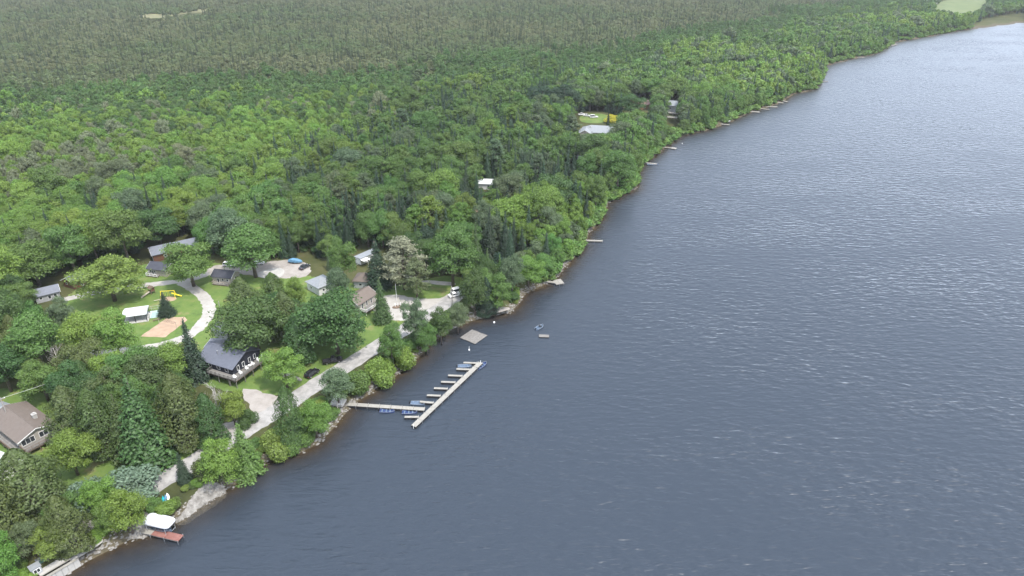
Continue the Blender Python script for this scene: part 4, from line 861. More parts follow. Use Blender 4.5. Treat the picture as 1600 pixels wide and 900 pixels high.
def trailer(loc, rz, label):
    t = thing('trailer_home', loc, rz, label, 'trailer'); L, W, H0, H1 = 8.6, 2.9, .55, 3.1
    m = MB(); m.loft([[(x, -W/2, H0), (x, W/2, H0), (x, W/2, H1-.2), (x, W/2-.35, H1), (x, -W/2+.35, H1), (x, -W/2, H1-.2)] for x in (-L/2, L/2)]); m.build('body', 'wall_white', t)
    r = MB().box((0, 0, H1+.12), (L+.6, W+.7, .14)); r.build('roof', 'roof_light', t)
    MB().box((-L/2+1.2, -W/2-1.3, H1-.25), (3.0, 2.4, .08)).build('awning', 'white', t)
    for x in (-2.4, -.1): MB().box((x-.35, -W/2-2.4, 1.4), (.08, .08, 2.8)).build('awning_post', 'white', t)
    for x in (1.2, 3.0): opening(t, 1.0, .9, (x, -W/2-.02, 2.0), -90)
    opening(t, .75, 1.9, (-.6, -W/2-.02, 1.5), -90, name='door')
    for x in (-1.2, .2):
        for s in (-1, 1): MB().tube([(x, s*1.0-.12, .36), (x, s*1.0+.12, .36)], .36, 12).build('wheel', 'black', t)
    MB().box((-L/2-.7, 0, .5), (1.4, .12, .1)).build('tow_bar', 'galv', t)
trailer(G(573, 401, 4.0), R(52), 'white trailer home with flat awning at the wood edge')
# half-hidden houses in the shore wood
p = G(938, 203, 6.0); bgh = gable_house('house', p, R(-12), 22, 11, 3.6, 3.0, 'wall_beige', 'roof_light', 'big far house with pale hipped roof behind the dark tree', 'house', hip=True, openings=[(1.6, 1.3, (-7, -5.52, 2), -90), (1.6, 1.3, (-3, -5.52, 2), -90), (1.6, 1.3, (3, -5.52, 2), -90), (1.6, 1.3, (7, -5.52, 2), -90)], chimney=(-6, -1.5, 5.8, 1.0))
p = G(915, 206, 5.4); gable_house('house', p, R(78), 9, 8, 3.4, 2.2, 'wall_beige', 'roof_light', 'pale gabled wing left of the big far house', 'house', openings=[(1.4, 1.2, (-4.52, 0, 2.0), 180)])
p = G(997, 163, 5.0); gable_house('house', p, R(24), 15, 8, 3.2, 2.0, 'wall_wood', 'roof_red', 'far house with long red-brown roof among trees', 'house', openings=[(1.4, 1.2, (-3, -4.02, 1.8), -90), (1.4, 1.2, (3, -4.02, 1.8), -90)])
p = G(1049, 166, 5.0); gable_house('house', p, R(-24), 8, 7, 4.4, 2.4, 'wall_grey', 'roof_light', 'far grey gabled cottage above the terraces', 'house', openings=[(1.2, 1.2, (4.02, -1.4, 2.4), 0), (1.2, 1.2, (4.02, 1.4, 2.4), 0), (1.2, 1.2, (0, -3.52, 2.4), -90)])
p = G(764, 285, 4.6); gable_house('cottage', p, R(-4), 10, 6, 3.0, 1.2, 'wall_white', 'roof_white', 'white flat roof showing between the dark conifers', 'house', openings=[(1.2, 1.1, (0, -3.02, 1.7), -90)])
p = G(742, 332, 4.6); gable_house('cottage', p, R(60), 8, 6.4, 3.0, 1.8, 'wall_wood', 'roof_tan', 'tan roofed cottage half hidden in the shore wood', 'house', openings=[(1.1, 1.1, (0, -3.22, 1.7), -90), (1.0, 1.0, (-4.02, 0, 1.7), 180)])
p = G(908, 248, 4.4); gable_house('cottage', p, R(-6), 9, 5.4, 2.8, 1.2, 'wall_grey', 'roof_light', 'low grey cottage under the dark tree by the point', 'house', openings=[(1.1, 1.1, (-2, -2.72, 1.6), -90), (1.1, 1.1, (2, -2.72, 1.6), -90)])
p = G(868, 216, 4.6); gable_house('cottage', p, R(10), 9, 6, 3, 1.6, 'wall_white', 'roof_light', 'pale roof left of the big far house', 'house', openings=[(1.1, 1.1, (0, -3.02, 1.7), -90)])
p = G(1224, 141, 4); gable_house('cottage', p, R(-10), 7, 5, 3, 1.5, 'wall_white', 'roof_white', 'white boathouse among trees near the far point', 'house', openings=[(1.1, 1.1, (0, -2.52, 1.7), -90)])
p = G(1252, 127, 5); gable_house('cottage', p, R(-10), 7.5, 6, 3.4, 1.6, 'wall_white', 'roof_white', 'white cottage in the trees on the far point', 'house', openings=[(1.2, 1.2, (0, -3.02, 1.8), -90)])
p = G(1450, 3, 5); gable_house('barn', p, R(6), 26, 10, 4.5, 3, 'wall_white', 'roof_white', 'long white barn at the top edge by the far field', 'barn', openings=[(3, 3, (0, -5.02, 1.6), -90, dict(name='door'))])
for k, (px, py, lab) in enumerate([(1048, 178, 'pale upper terrace deck below the far grey cottage'), (1046, 184, 'pale lower terrace deck below the far grey cottage')]):
    q = G(px, py); t = thing('terrace', q, R(-20), lab, 'terrace'); deck(t, -5, 5, -1.6, 1.6, .7-.25*k, 'dock', 'white_warm', 'y', balusters=False)
# white pavilion and fenced teal court
q = G(212, 488, 4.3); pv = thing('pavilion', q, R(18), 'white-roofed open pavilion beside the fenced teal court', 'pavilion')
pm = MB().add([(-3.6, -3, 2.5), (3.6, -3, 2.5), (3.6, 3, 2.5), (-3.6, 3, 2.5), (-3.6, -3, 2.7), (3.6, -3, 2.7), (3.6, 3, 2.7), (-3.6, 3, 2.7), (-3.5, 0, 3.35), (3.5, 0, 3.35)], [(3, 2, 1, 0), (0, 1, 5, 4), (1, 2, 6, 5), (2, 3, 7, 6), (3, 0, 4, 7), (4, 5, 9, 8), (5, 6, 9), (6, 7, 8, 9), (7, 4, 8)])
pm.build('roof', 'roof_white', pv)
for x in (-3.3, 0, 3.3):
    for y in (-2.7, 2.7): MB().box((x, y, 1.25), (.16, .16, 2.5)).build('post', 'black', pv)
MB().box((0, 0, .06), (7.4, 6.2, .1)).build('floor_slab', 'concrete', pv)
q = G(236, 492); ct = thing('sport_court', q, R(18), 'pale teal fenced court beside the white pavilion', 'court')
MB().box((0, 0, .03), (8.4, 5.0, .08)).build('surface', 'court', ct)
mline = MB(); mline.box((0, 0, .078), (.1, 4.4, .012)); mline.box((0, 2.2, .078), (7.8, .1, .012)); mline.box((0, -2.2, .078), (7.8, .1, .012)); mline.build('lines', 'white', ct)
for x in np.linspace(-4.2, 4.2, 5):
    for y in (-2.5, 2.5): MB().tube([(x, y, 0), (x, y, 1.9)], .05, 6).build('fence_post', 'galv', ct)
rl = MB()
for y in (-2.5, 2.5):
    for z in (.12, 1.0, 1.85): rl.tube([(-4.2, y, z), (4.2, y, z)], .028, 5)
for x in (-4.2, 4.2):
    for z in (.12, 1.0, 1.85): rl.tube([(x, -2.5, z), (x, 2.5, z)], .028, 5)
for x in np.arange(-4.1, 4.1, .35):
    for y in (-2.5, 2.5): rl.tube([(x, y, .1), (x, y, 1.85)], .012, 3)
rl.build('fence_mesh', 'galv', ct)
# volleyball net, bench, swing set, playhouse
nq = G(263, 510); nt_ = thing('volleyball_net', nq, ang(G(242, 504), G(284, 514)), 'thin volleyball net strung across the sand court', 'net')
for x in (-3.6, 3.6): MB().tube([(x, 0, 0), (x, 0, 2.5)], .06, 6).build('post', 'timber_pale', nt_)
nm = MB()
for z in (1.5, 1.75, 2.0, 2.25, 2.43): nm.tube([(-3.6, 0, z), (3.6, 0, z)], .018, 3)
for x in np.arange(-3.5, 3.6, .5): nm.tube([(x, 0, 1.5), (x, 0, 2.43)], .012, 3)
nm.build('net', 'black', nt_)
bq = G(245, 501); bn = thing('bench', bq, R(30), 'small wooden bench on the grass above the sand court', 'bench')
MB().box((0, 0, .45), (2.2, .45, .07)).build('seat', 'timber', bn)
for x in (-.85, .85): MB().box((x, 0, .21), (.1, .4, .42)).build('leg', 'timber', bn)
sq = G(264, 465); sw = thing('swing_set', sq, R(8), 'bright yellow metal swing set on the playground lawn', 'swing set')
MB().tube([(-2.3, 0, 2.6), (2.3, 0, 2.6)], .085, 8).build('top_bar', 'yellow', sw)
for x in (-2.2, 2.2):
    for s in (-1, 1): MB().tube([(x, 0, 2.6), (x*1.08, s*1.15, -.05)], .08, 6).build('leg', 'yellow', sw)
for x in (-1.1, .1):
    ch = MB()
    for s in (-.24, .24): ch.tube([(x+s, 0, 2.55), (x+s, 0, .6)], .025, 4)
    c = ch.build('swing_chain', 'yellow', sw); MB().box((x, 0, .58), (.55, .22, .06)).build('swing_seat', 'black', c)
sl = MB().add([(1.2, -.3, 1.7), (1.2, .3, 1.7), (4.2, .3, .25), (4.2, -.3, .25), (1.2, -.3, 1.78), (1.2, .3, 1.78), (4.2, .3, .33), (4.2, -.3, .33)], [(3, 2, 1, 0), (4, 5, 6, 7), (0, 1, 5, 4), (1, 2, 6, 5), (2, 3, 7, 6), (3, 0, 4, 7)]); sl.build('slide', 'yellow', sw)
lq = G(250, 470); bb = thing('teeter_totter', lq, R(28), 'pale plank seesaw in front of the yellow swing set', 'seesaw')
MB().box((0, 0, .5), (3.6, .3, .07)).build('plank', 'timber_pale', bb); MB().tube([(0, -.3, .45), (0, .3, .45)], .06, 6).build('pivot', 'galv', bb)
for s in (-.3, .3): MB().tube([(0, s, .45), (0, s*1.4, 0)], .05, 5).build('leg', 'galv', bb)
hq = G(238, 458); ph = thing('playhouse', hq, R(-35), 'small wooden playhouse with a plank ramp by the lawn tree', 'playhouse')
MB().box((0, 0, .95), (1.7, 1.5, .1)).build('platform', 'timber', ph)
for x in (-.75, .75):
    for y in (-.65, .65): MB().box((x, y, 1.15), (.12, .12, 2.3)).build('post', 'timber', ph)
MB().box((0, .68, 1.4), (1.5, .06, .9)).box((.78, 0, 1.4), (.06, 1.3, .9)).build('wall', 'wall_brown', ph)
MB().add([(-1.0, -.95, 2.2), (1.0, -.95, 2.2), (1.0, .95, 2.2), (-1.0, .95, 2.2), (-1.0, 0, 2.85), (1.0, 0, 2.85)], [(3, 2, 1, 0), (0, 1, 5, 4), (2, 3, 4, 5), (1, 2, 5), (3, 0, 4)]).build('roof', 'timber', ph)
MB().add([(-.4, -.8, .95), (.4, -.8, .95), (.4, -4.0, .04), (-.4, -4.0, .04), (-.4, -.8, 1.02), (.4, -.8, 1.02), (.4, -4.0, .11), (-.4, -4.0, .11)], [(3, 2, 1, 0), (4, 5, 6, 7), (0, 1, 5, 4), (1, 2, 6, 5), (2, 3, 7, 6), (3, 0, 4, 7)]).build('ramp', 'timber_pale', ph)

# ------------------------------------------------------------------ vehicles
def car_proto(name, paint, L=4.6, W=1.85, H=1.5, style='sedan'):
    r = thing(name, (0, 0, 0), 0, 'x', 'car'); a = L/2
    if style == 'truck': prof = [(-a, .45), (-a, 1.05), (-a+.1, 1.12), (-.35, 1.12), (-.35, 1.12), (1.05, 1.14), (a-.15, 1.05), (a, .85), (a, .45)]; cab = [(-.45, 1.12), (-.30, 1.80), (.55, 1.84), (1.15, 1.14)]
    elif style == 'suv': prof = [(-a, .42), (-a, .95), (-a+.06, 1.0), (1.0, 1.02), (a-.2, .92), (a, .75), (a, .42)]; cab = [(-a+.08, 1.0), (-a+.4, H), (.35, H+.03), (1.15, 1.02)]
    else: prof = [(-a, .40), (-a+.02, .85), (-a+.5, .95), (1.1, .93), (a-.2, .80), (a, .65), (a, .40)]; cab = [(-a+.75, .94), (-.95, H-.03), (.15, H), (1.1, .92)]
    b = W/2; m = MB(); n = len(prof)
    rings = [[(x, s*b*(1-.04*(z > .9)) if abs(s) == 1 else s*b, z+.0) for x, z in prof] for s in (-1, -.94, .94, 1)]
    rings[0] = [(x*.985, y*.985, z-.02 if z > .7 else z+.02) for x, y, z in rings[0]]; rings[3] = [(x*.985, y*.985, z-.02 if z > .7 else z+.02) for x, y, z in rings[3]]
    m.loft(rings); bd = m.build('body', paint, r)
    tp = .80; g = MB(); g.loft([[(x, s*b*(.93 if z < 1.2 else tp), z) for x, z in cab] for s in (-1, 1)]); g.build('windows', 'glass', r)
    zt = max(z for x, z in cab); xs = [x for x, z in cab if z > zt-.06]; MB().box(((xs[0]+xs[-1])/2, 0, zt+.015), (xs[-1]-xs[0]+.1, W*tp+.02, .05)).build('roof', paint, r)
    pl = MB()
    for s in (-1, 1):
        for (x0, z0), (x1, z1) in ((cab[0], cab[1]), (cab[3], cab[2])): pl.tube([(x0, s*b*.93, z0), (x1, s*b*tp, z1)], .05, 5)
        pl.tube([(.05, s*b*.94, .95), (.05, s*b*tp, zt)], .045, 5)
    pl.build('pillars', paint, r)
    if style == 'truck':
        MB().box((-a/2-.28, 0, 1.135), (a-.75, W*.82, .03)).build('bed_cover', 'black', r)
    for x in (-a*.62, a*.62):
        for s in (-1, 1):
            w = MB().tube([(x, s*(b-.2), .34), (x, s*(b+.01), .34)], .35, 14).build('wheel', 'black', r); MB().tube([(x, s*(b), .34), (x, s*(b+.025), .34)], .2, 10).build('rim', 'alloy', w)
    for s in (-1, 1): MB().box((a-.03, s*b*.72, .70), (.1, .36, .14)).build('headlight', 'lamp_white', r); MB().box((-a+.02, s*b*.8, .82), (.08, .26, .16)).build('tail_light', 'lamp_red', r)
    return r
def put(o, px, py, rz, label): x, y = G(px, py); o.location = (x, y, GZ+.03); o.rotation_euler = (0, 0, rz); o['label'] = label; o['group'] = 'parked vehicles'
ra = ang(G(480, 610), G(550, 566))
put(car_proto('parked_truck', 'car_black', 5.7, 2.0, 1.85, 'truck'), 520, 566, ra-R(34), 'black pickup truck parked under the layered maple')
put(car_proto('parked_car', 'car_black', 4.6, 1.9, 1.65, 'suv'), 488, 586, ra+R(6), 'black car parked half on the grass below the truck')
put(car_proto('parked_car', 'car_white', 4.7, 1.9, 1.65, 'suv'), 359, 416, R(-8), 'white car parked behind the pale grey cabin')
put(car_proto('parked_car', 'car_white', 4.4, 1.8, 1.45), 404, 413, R(4), 'white car parked behind the big parking lot tree')
put(car_proto('parked_car', 'car_dark', 4.5, 1.85, 1.5), 476, 419, R(62), 'dark car at the far end of the parking lot')
put(car_proto('parked_car', 'car_white', 4.6, 1.85, 1.5), 711, 463, R(30), 'white car at the end of the turning area by the shore trees')
put(car_proto('parked_van', 'car_white', 5.2, 2.0, 1.9, 'suv'), 716, 457, R(30), 'white van just behind the white car at the road end')
put(car_proto('parked_car', 'car_white', 4.6, 1.85, 1.5), 909, 180, R(10), 'white car left end of the row above the big far house')
put(car_proto('parked_car', 'car_white', 4.6, 1.85, 1.5), 917, 182, R(-20), 'white car, middle of the row above the big far house')
put(car_proto('parked_van', 'car_white', 5.4, 2.0, 2.0, 'suv'), 928, 184, R(8), 'white van, right end of the row above the big far house')
tq = G(462, 411); tb = thing('covered_boat', tq, R(-10), 'boat on trailer under a bright blue tarp in the parking lot', 'boat')
tm = MB(); tm.loft([[(x, -w, .7), (x, -w*.9, .7+hh*.7), (x, 0, .7+hh), (x, w*.9, .7+hh*.7), (x, w, .7)] for x, w, hh in ((-2.6, .9, .7), (-1.2, 1.05, 1.3), (.6, 1.05, 1.2), (2.0, .7, .8), (2.8, .1, .45))]); tm.build('tarp', 'blue_tarp', tb)
for s in (-1, 1): MB().tube([(-.6, s*.85-.1, .33), (-.6, s*.85+.1, .33)], .33, 12).build('wheel', 'black', tb)
MB().box((1.0, 0, .45), (5.4, .12, .1)).box((-.6, 0, .4), (.1, 1.8, .1)).box((0, 0, .58), (4, 1.2, .14)).build('trailer_frame', 'galv', tb)

# ------------------------------------------------------------------ docks, boats, floats
def dock_run(parent, a, b, w, z=.55, name='deck_section', mat='dock', n=None, posts=True, drum=False):
    """walkway from a to b (metres, in the dock's own frame): board sections with cross boards, pipe posts, float drums"""
    a = Vector(a); b = Vector(b); L = (b-a).length; d = (b-a)/L; an = math.atan2(d.y, d.x); n = n or max(1, round(L/3.0))
    for k in range(n):
        c = a+d*L*(k+.5)/n; m = MB(); nb = max(3, int(L/n/.3)); sl_ = L/n-.07
        for j in range(nb): q = c+d*(-sl_/2+sl_*(j+.5)/nb); m.box((q.x, q.y, z), (sl_/nb-.018, w, .07), an)
        s = m.build(name, mat, parent); e = MB(); pr = Vector((-d.y, d.x))
        for sd in (-1, 1): q = c+pr*sd*(w/2-.05); e.box((q.x, q.y, z-.16 if not drum else z-.34), (sl_, .08, .23 if not drum else .58), an)
        e.build('stringer', 'black' if drum else 'dock_grey', s)
        if posts:
            for sd in (-1, 1): q = c+pr*sd*(w/2+.05)+d*(sl_/2-.2); MB().tube([(q.x, q.y, -1.5), (q.x, q.y, z+.25)], .05, 6).build('post', 'galv', s)
        if drum: dm = MB(); q0 = c-pr*(w/2-.1); q1 = c+pr*(w/2-.1); dm.tube([(q0.x, q0.y, z-.42), (q1.x, q1.y, z-.42)], .27, 10); dm.build('float_drum', 'black', s)
def dock(name, origin, label, group=None): return thing(name, (origin[0], origin[1], 0.0), 0, label, 'dock', group)
def rel(o, px, py, z=.55): q = G(px, py, z); return (q[0]-o.location.x, q[1]-o.location.y)
m0 = G(540, 634, .55); md = dock('marina_dock', m0, 'long pale T-shaped marina dock with short finger docks')
dock_run(md, rel(md, 541, 632), rel(md, 664, 640), 1.35, z=.72, mat='dock', drum=True)
dock_run(md, rel(md, 646, 667), rel(md, 751, 567), 1.5, z=.75, mat='dock', drum=True)
fing = [(632, 652, 655, 652), (656, 628, 678, 630), (667, 618, 689, 619), (678, 607, 700, 608), (689, 597, 712, 598), (700, 587, 723, 588), (713, 577, 736, 578), (724, 567, 746, 568)]
for i, (x0, y0, x1, y1) in enumerate(fing): dock_run(md, rel(md, x0, y0), rel(md, x1, y1), .75, z=.69, name='finger', n=1, drum=True)
for px, py in ((646, 667), (751, 567)): q = rel(md, px, py); MB().tube([(q[0], q[1], -1), (q[0], q[1], 1.4)], .07, 8).build('bollard', 'white', md)
def boat_hull(L, W, hull, seat='slate_hull', name='boat', motor=True):
    r = thing(name, (0, 0, 0), 0, 'x', 'boat'); st = [(-.5, .82, .42), (-.25, .97, .42), (0, 1, .44), (.25, .85, .48), (.42, .45, .54), (.5, .04, .6)]
    m = MB(); rings = []
    for t, w, h in st:
        x = t*L; hw = w*W/2; rings.append([(x, -hw, h), (x, -hw*.86, 0.0), (x, 0, -.12), (x, hw*.86, 0.0), (x, hw, h), (x, hw*.86, h-.01), (x, hw*.70, .14), (x, -hw*.70, .14), (x, -hw*.86, h-.01)])
    m.loft(rings); m.build('hull', hull, r, smooth=False)
    g = MB(); g.tube([(t*L, -w*W/2, h+.02) for t, w, h in st]+[(t*L, w*W/2, h+.02) for t, w, h in st[::-1]], .025, 5); g.build('gunwale', 'galv', r)
    for t in (-.32, -.05, .2): w = np.interp(t, [s_[0] for s_ in st], [s_[1] for s_ in st]); MB().box((t*L, 0, .33), (.34, w*W*.78, .06)).build('seat', seat, r)
    if motor: mo = MB().box((-.5*L-.16, 0, .62), (.34, .3, .4), 0, .8); mo.box((-.5*L-.18, 0, .1), (.14, .12, .8)); mo.build('outboard_motor', 'black', r)
    return r
boats = [(605, 643, R(-2), 'blue', 'boat', 'blue boat tied to the marina walkway nearest the shore'), (640, 645, R(2), 'blue', 'boat', 'dark blue boat tied to the walkway just before the long dock'), (653, 631, R(-3), 'slate_hull', 'boat', 'slate blue boat tied beside the lowest upper finger dock'),
         (726, 573, R(4), 'slate_hull', 'boat', 'slate blue boat in the top finger slip of the marina dock'), (753, 572, R(52), 'blue', 'boat', 'blue boat tied outside the far end of the marina dock'), (843, 512, R(48), 'slate_hull', 'boat', 'grey motorboat moored in open water off the beach')]
for i, (px, py, rz, hm, nm_, lab) in enumerate(boats):
    o = boat_hull(4.1 if i != 5 else 3.6, 1.65, hm); x, y = G(px, py, .1); o.location = (x, y, .02); o.rotation_euler = (0, 0, rz); o['label'] = lab; o['group'] = 'small boats on the lake'
    if i == 5: MB().box((.3, 0, .62), (.7, 1.0, .4), 0, .8).build('windshield', 'glass', o)
rf_ = thing('swim_raft', (*G(740, 526, .3), 0), R(54), 'weathered grey plank raft floating just off the bank', 'raft')
for k in range(6): MB().box((0, -2.6+k*1.04, .32+rnd.uniform(-.02, .02)), (6.2+rnd.uniform(-.2, .2), .98, .12)).build('plank', 'dock_grey', rf_)
for y in (-2, 0, 2): MB().tube([(-2.8, y, .0), (2.8, y, .0)], .24, 8).build('float_log', 'timber', rf_)
f2 = thing('float_platform', (*G(850, 525, .3), 0), R(-4), 'small dark-sided float beside the moored motorboat', 'float')
for k in range(3): MB().box((0, -.5+k*.5, .34), (3.2, .47, .08)).build('plank', 'dock_grey', f2)
MB().box((0, 0, .12), (3.25, 1.55, .3)).build('float_body', 'black', f2)
def buoy(px, py, label, h=.9, r=.25, mat='white'):
    t = thing('buoy', (*G(px, py, .3), 0), 0, label, 'buoy'); MB().tube([(0, 0, -.2), (0, 0, .1), (0, 0, .35), (0, 0, .5)], [r*.7, r, r*.8, r*.2], 10).build('float', mat, t, True)
    MB().tube([(0, 0, .4), (.05, 0, h)], .05, 6).build('marker', mat, t)
buoy(733, 546, 'thin white marker buoy between raft and marina dock', 1.5); buoy(772, 503, 'white ball buoy close to the small beach', .6, .34); buoy(1066, 224, 'tiny white buoy off the curved far dock', .6)
# other docks along the shore
d2 = dock('dock', G(848, 440, .5), 'L-shaped pale dock below the bright shore tree'); dock_run(d2, rel(d2, 845, 438), rel(d2, 868, 441), 1.2, .5); dock_run(d2, rel(d2, 866, 441), rel(d2, 879, 439), 3.6, .52, n=2)
d3 = dock('dock', G(906, 375, .5), 'straight narrow white dock alone by the dark bank'); dock_run(d3, rel(d3, 905, 375), rel(d3, 942, 376), 1.2, .5)
d4 = dock('dock', G(998, 253, .5), 'grey dock with a moored boat beside the small landing'); dock_run(d4, rel(d4, 998, 253), rel(d4, 1027, 256), 1.3, .5)
d5 = dock('dock', G(1027, 226, .5), 'curved white dock with wide end platform'); dock_run(d5, rel(d5, 1026, 225), rel(d5, 1036, 230), 1.1, .5); dock_run(d5, rel(d5, 1036, 230), rel(d5, 1050, 231), 1.1, .52); dock_run(d5, rel(d5, 1049, 231), rel(d5, 1057, 232), 2.6, .54)
far = [(1113, 192, 1140, 195, 1.5, 'long pale dock, nearest of the far shore row'), (1164, 171, 1176, 173, 1.4, 'short dock at the start of the far dock cluster'), (1172, 174, 1187, 175, 2.6, 'wide pale platform dock in the far cluster'), (1174, 168, 1202, 171, 1.4, 'grey dock crossing behind the wide platform'), (1188, 166, 1215, 167, 1.8, 'bright white dock in the middle of the far cluster'),
       (1208, 159, 1224, 161, 1.8, 'white dock near the far boathouse'), (1218, 156, 1230, 159, 2.0, 'pale dock just beyond the far boathouse'), (1279, 127, 1294, 127, .9, 'thin dark dock sticking out of the far point'), (1339, 89, 1351, 90, 2.2, 'tiny white dock beyond the point'), (1392, 71, 1400, 69, 3.5, 'small white platform on the distant shore')]
for i, (x0, y0, x1, y1, w, lab) in enumerate(far):
    d_ = dock('dock', G(x0, y0, .5), lab, 'far docks'); dock_run(d_, rel(d_, x0, y0), rel(d_, x1, y1), w, .55, posts=False, n=3)
for px, py, rz, mat, lab in ((1134, 191, .1, 'white', 'small white boat beside the nearest far dock'), (1223, 153, -.9, 'white', 'white boat pulled up by the far boathouse'), (1020, 257, .05, 'slate_hull', 'grey boat lying along the grey far dock'), (996, 248, .4, 'white', 'white boat on the small far landing')):
    o = boat_hull(6.0, 2.2, mat); x, y = G(px, py, .1); o.location = (x, y, max(.02, hgt(x, y)+.05)); o.rotation_euler = (0, 0, rz); o['label'] = lab; o['group'] = 'boats along the far shore'
# red carpeted dock with boat lift
rd = dock('dock', G(211, 827, .9), 'short dock with red carpet beside the canopied boat lift')
ra0, ra1, ra2 = rel(rd, 211, 825, .9), rel(rd, 240, 831, .9), rel(rd, 283, 841, .9); dock_run(rd, ra0, ra1, 1.7, .9, mat='dock'); dock_run(rd, ra1, ra2, 1.7, .9, name='carpet_section', mat='red_mat', n=2)
q = G(251, 822, 1.4); bl_ = thing('boat_lift', (*q, 0), ang(G(240, 831, .9), G(283, 841, .9)), 'boat lift under a white fabric canopy beside the red dock', 'boat lift')
def sup(a, b, z, n=28, e=5.0): return [(a*abs(math.cos(t))**(2/e)*(1 if math.cos(t) > 0 else -1), b*abs(math.sin(t))**(2/e)*(1 if math.sin(t) > 0 else -1), z) for t in [2*math.pi*k/n for k in range(n)]]
MB().loft([sup(3.3, 1.55, 2.75), sup(3.35, 1.6, 2.8), sup(3.3, 1.55, 3.15), sup(3.05, 1.3, 3.4), sup(1.8, .5, 3.5)]).build('canopy', 'canvas', bl_, True)
for x in (-2.3, 2.3):
    for y in (-1.35, 1.35): MB().tube([(x, y, -1.2), (x, y, 2.75)], .07, 6).build('post', 'galv', bl_)
    MB().tube([(x, -1.35, .3), (x, 1.35, .3)], .06, 6).build('cross_beam', 'galv', bl_)
for y in (-1.35, 1.35): MB().tube([(-2.9, y, 2.7), (2.9, y, 2.7)], .05, 6).build('canopy_rail', 'galv', bl_)
lb = boat_hull(5.2, 2.0, 'slate_hull'); lb.location = (q[0], q[1], .62); lb.rotation_euler = bl_.rotation_euler.copy(); lb['label'] = 'dark boat hanging in the lift under the white canopy'; lb['group'] = 'small boats on the lake'
def kayak(px, py, rz, mat, lab, L=3.6, tilt=0):
    x, y = G(px, py, 1.4); t = thing('kayak', (x, y, hgt(x, y)+.32), rz, lab, 'kayak', 'kayaks on the bank'); m = MB(); rings = []
    for u in (-1, -.8, -.45, 0, .45, .8, 1):
        w = .36*(1-abs(u)**2.4)+.02; h = .12+.14*abs(u)**3; rings.append([(u*L/2, -w, h), (u*L/2, -w*.6, -.16*(1-abs(u)**3)), (u*L/2, w*.6, -.16*(1-abs(u)**3)), (u*L/2, w, h), (u*L/2, 0, h+.1)])
    m.loft(rings); m.build('hull', mat, t, True); MB().tube([(x_, y_, .22) for x_, y_ in [(.45*math.cos(k*.7), .22*math.sin(k*.7)) for k in range(9)]], .03, 4).build('cockpit_rim', 'black', t)
kayak(257, 789, R(-62), 'teal', 'teal kayak lying on the stony bank, left one'); kayak(261, 787, R(-62), 'blue_tarp', 'blue kayak lying next to the teal one'); kayak(264, 782, R(-58), 'white', 'white board lying upslope of the kayaks', 2.6)
# gangway logs left of the red dock
gq = G(186, 830, 1.0); gt = thing('timber_steps', (gq[0], gq[1], hgt(*gq)), R(22), 'weathered log steps on the bank left of the red dock', 'steps')
for k, (dx, dy, L_, aa) in enumerate(((-1.2, .6, 3.4, 0.0), (.0, .1, 3.6, .05), (1.3, -.4, 3.2, -.04), (.2, 1.1, 2.4, .2))): MB().box((dx, dy, .25-.04*k), (L_, .3, .26), aa).build('log', 'timber', gt)
for x in (1.6, 2.2): MB().tube([(x, .3, -.3), (x, .3, 1.3)], .1, 7).build('post', 'timber_pale', gt)
# beach logs, landing platform, lower wall
q = G(736, 482, 1.0); bgl = thing('beach_ramp', (*q, hgt(*q)+.15), ang(G(724, 468), G(744, 494, 0.2)), 'brown plank ramp leading down to the small beach', 'ramp'); MB().box((0, 0, .1), (6.0, .9, .14)).build('plank', 'timber_pale', bgl)
for s in (-.5, .5): MB().box((0, s, .12), (6.2, .12, .3)).build('side_beam', 'timber', bgl)
q = G(722, 492, .8); bgl = thing('driftwood_beam', (*q, hgt(*q)+.1), ang(G(716, 484), G(729, 498, 0.2)), 'pale squared beam lying on the bank by the ramp', 'beam'); MB().box((0, 0, .15), (3.6, .35, .3)).build('beam', 'log_grey', bgl)
q = G(529, 632, 1.2); lp = thing('landing_platform', (*q, hgt(*q)), R(-8), 'small concrete landing at the shore end of the marina dock', 'landing'); MB().box((0, 0, .1), (3.6, 3.0, .5)).build('slab', 'concrete', lp)
for y in (-1.3, 1.3): MB().tube([(1.5, y, .3), (1.5, y, 1.4)], .07, 7).build('post', 'white', lp)
q = G(523, 626, 1.6); sb = thing('storage_box', (*q, hgt(*q)), R(24), 'white storage box beside the marina landing', 'box'); MB().box((0, 0, .5), (1.3, 1.0, 1.0)).build('body', 'white', sb); MB().box((0, 0, 1.06), (1.42, 1.12, .1)).build('lid', 'white_warm', sb)
wa, wb = G(66, 905, 2.0), G(122, 872, 2.0); wq = mid(wa, wb); sw_ = thing('retaining_wall', (*wq, 0), ang(wa, wb), 'low board-topped concrete wall along the bottom left shore', 'wall'); wl_ = math.hypot(wb[0]-wa[0], wb[1]-wa[1])
for k in range(6): MB().box((-wl_/2+wl_*(k+.5)/6, 0, 1.0), (wl_/6-.05, .55, 2.1)).build('block', 'concrete', sw_)
for y in (-.32, .0, .9): MB().box((0, y, 2.1), (wl_, .26, .1)).build('plank', 'dock', sw_)
MB().box((0, 1.9, 1.98), (wl_, 1.7, .16)).build('walkway', 'concrete', sw_)
q = G(56, 890, 2.8); hb = thing('pump_house', (*q, GZ), ang(wa, wb), 'little pale hut with white window in the bottom left corner', 'hut'); MB().box((0, 0, .85), (1.7, 1.5, 1.7)).build('wall', 'wall_grey', hb); MB().box((0, 0, 1.76), (1.95, 1.75, .12)).build('roof', 'roof_light', hb); opening(hb, 1.2, 1.0, (0, -.77, 1.0), -90, panes=2)
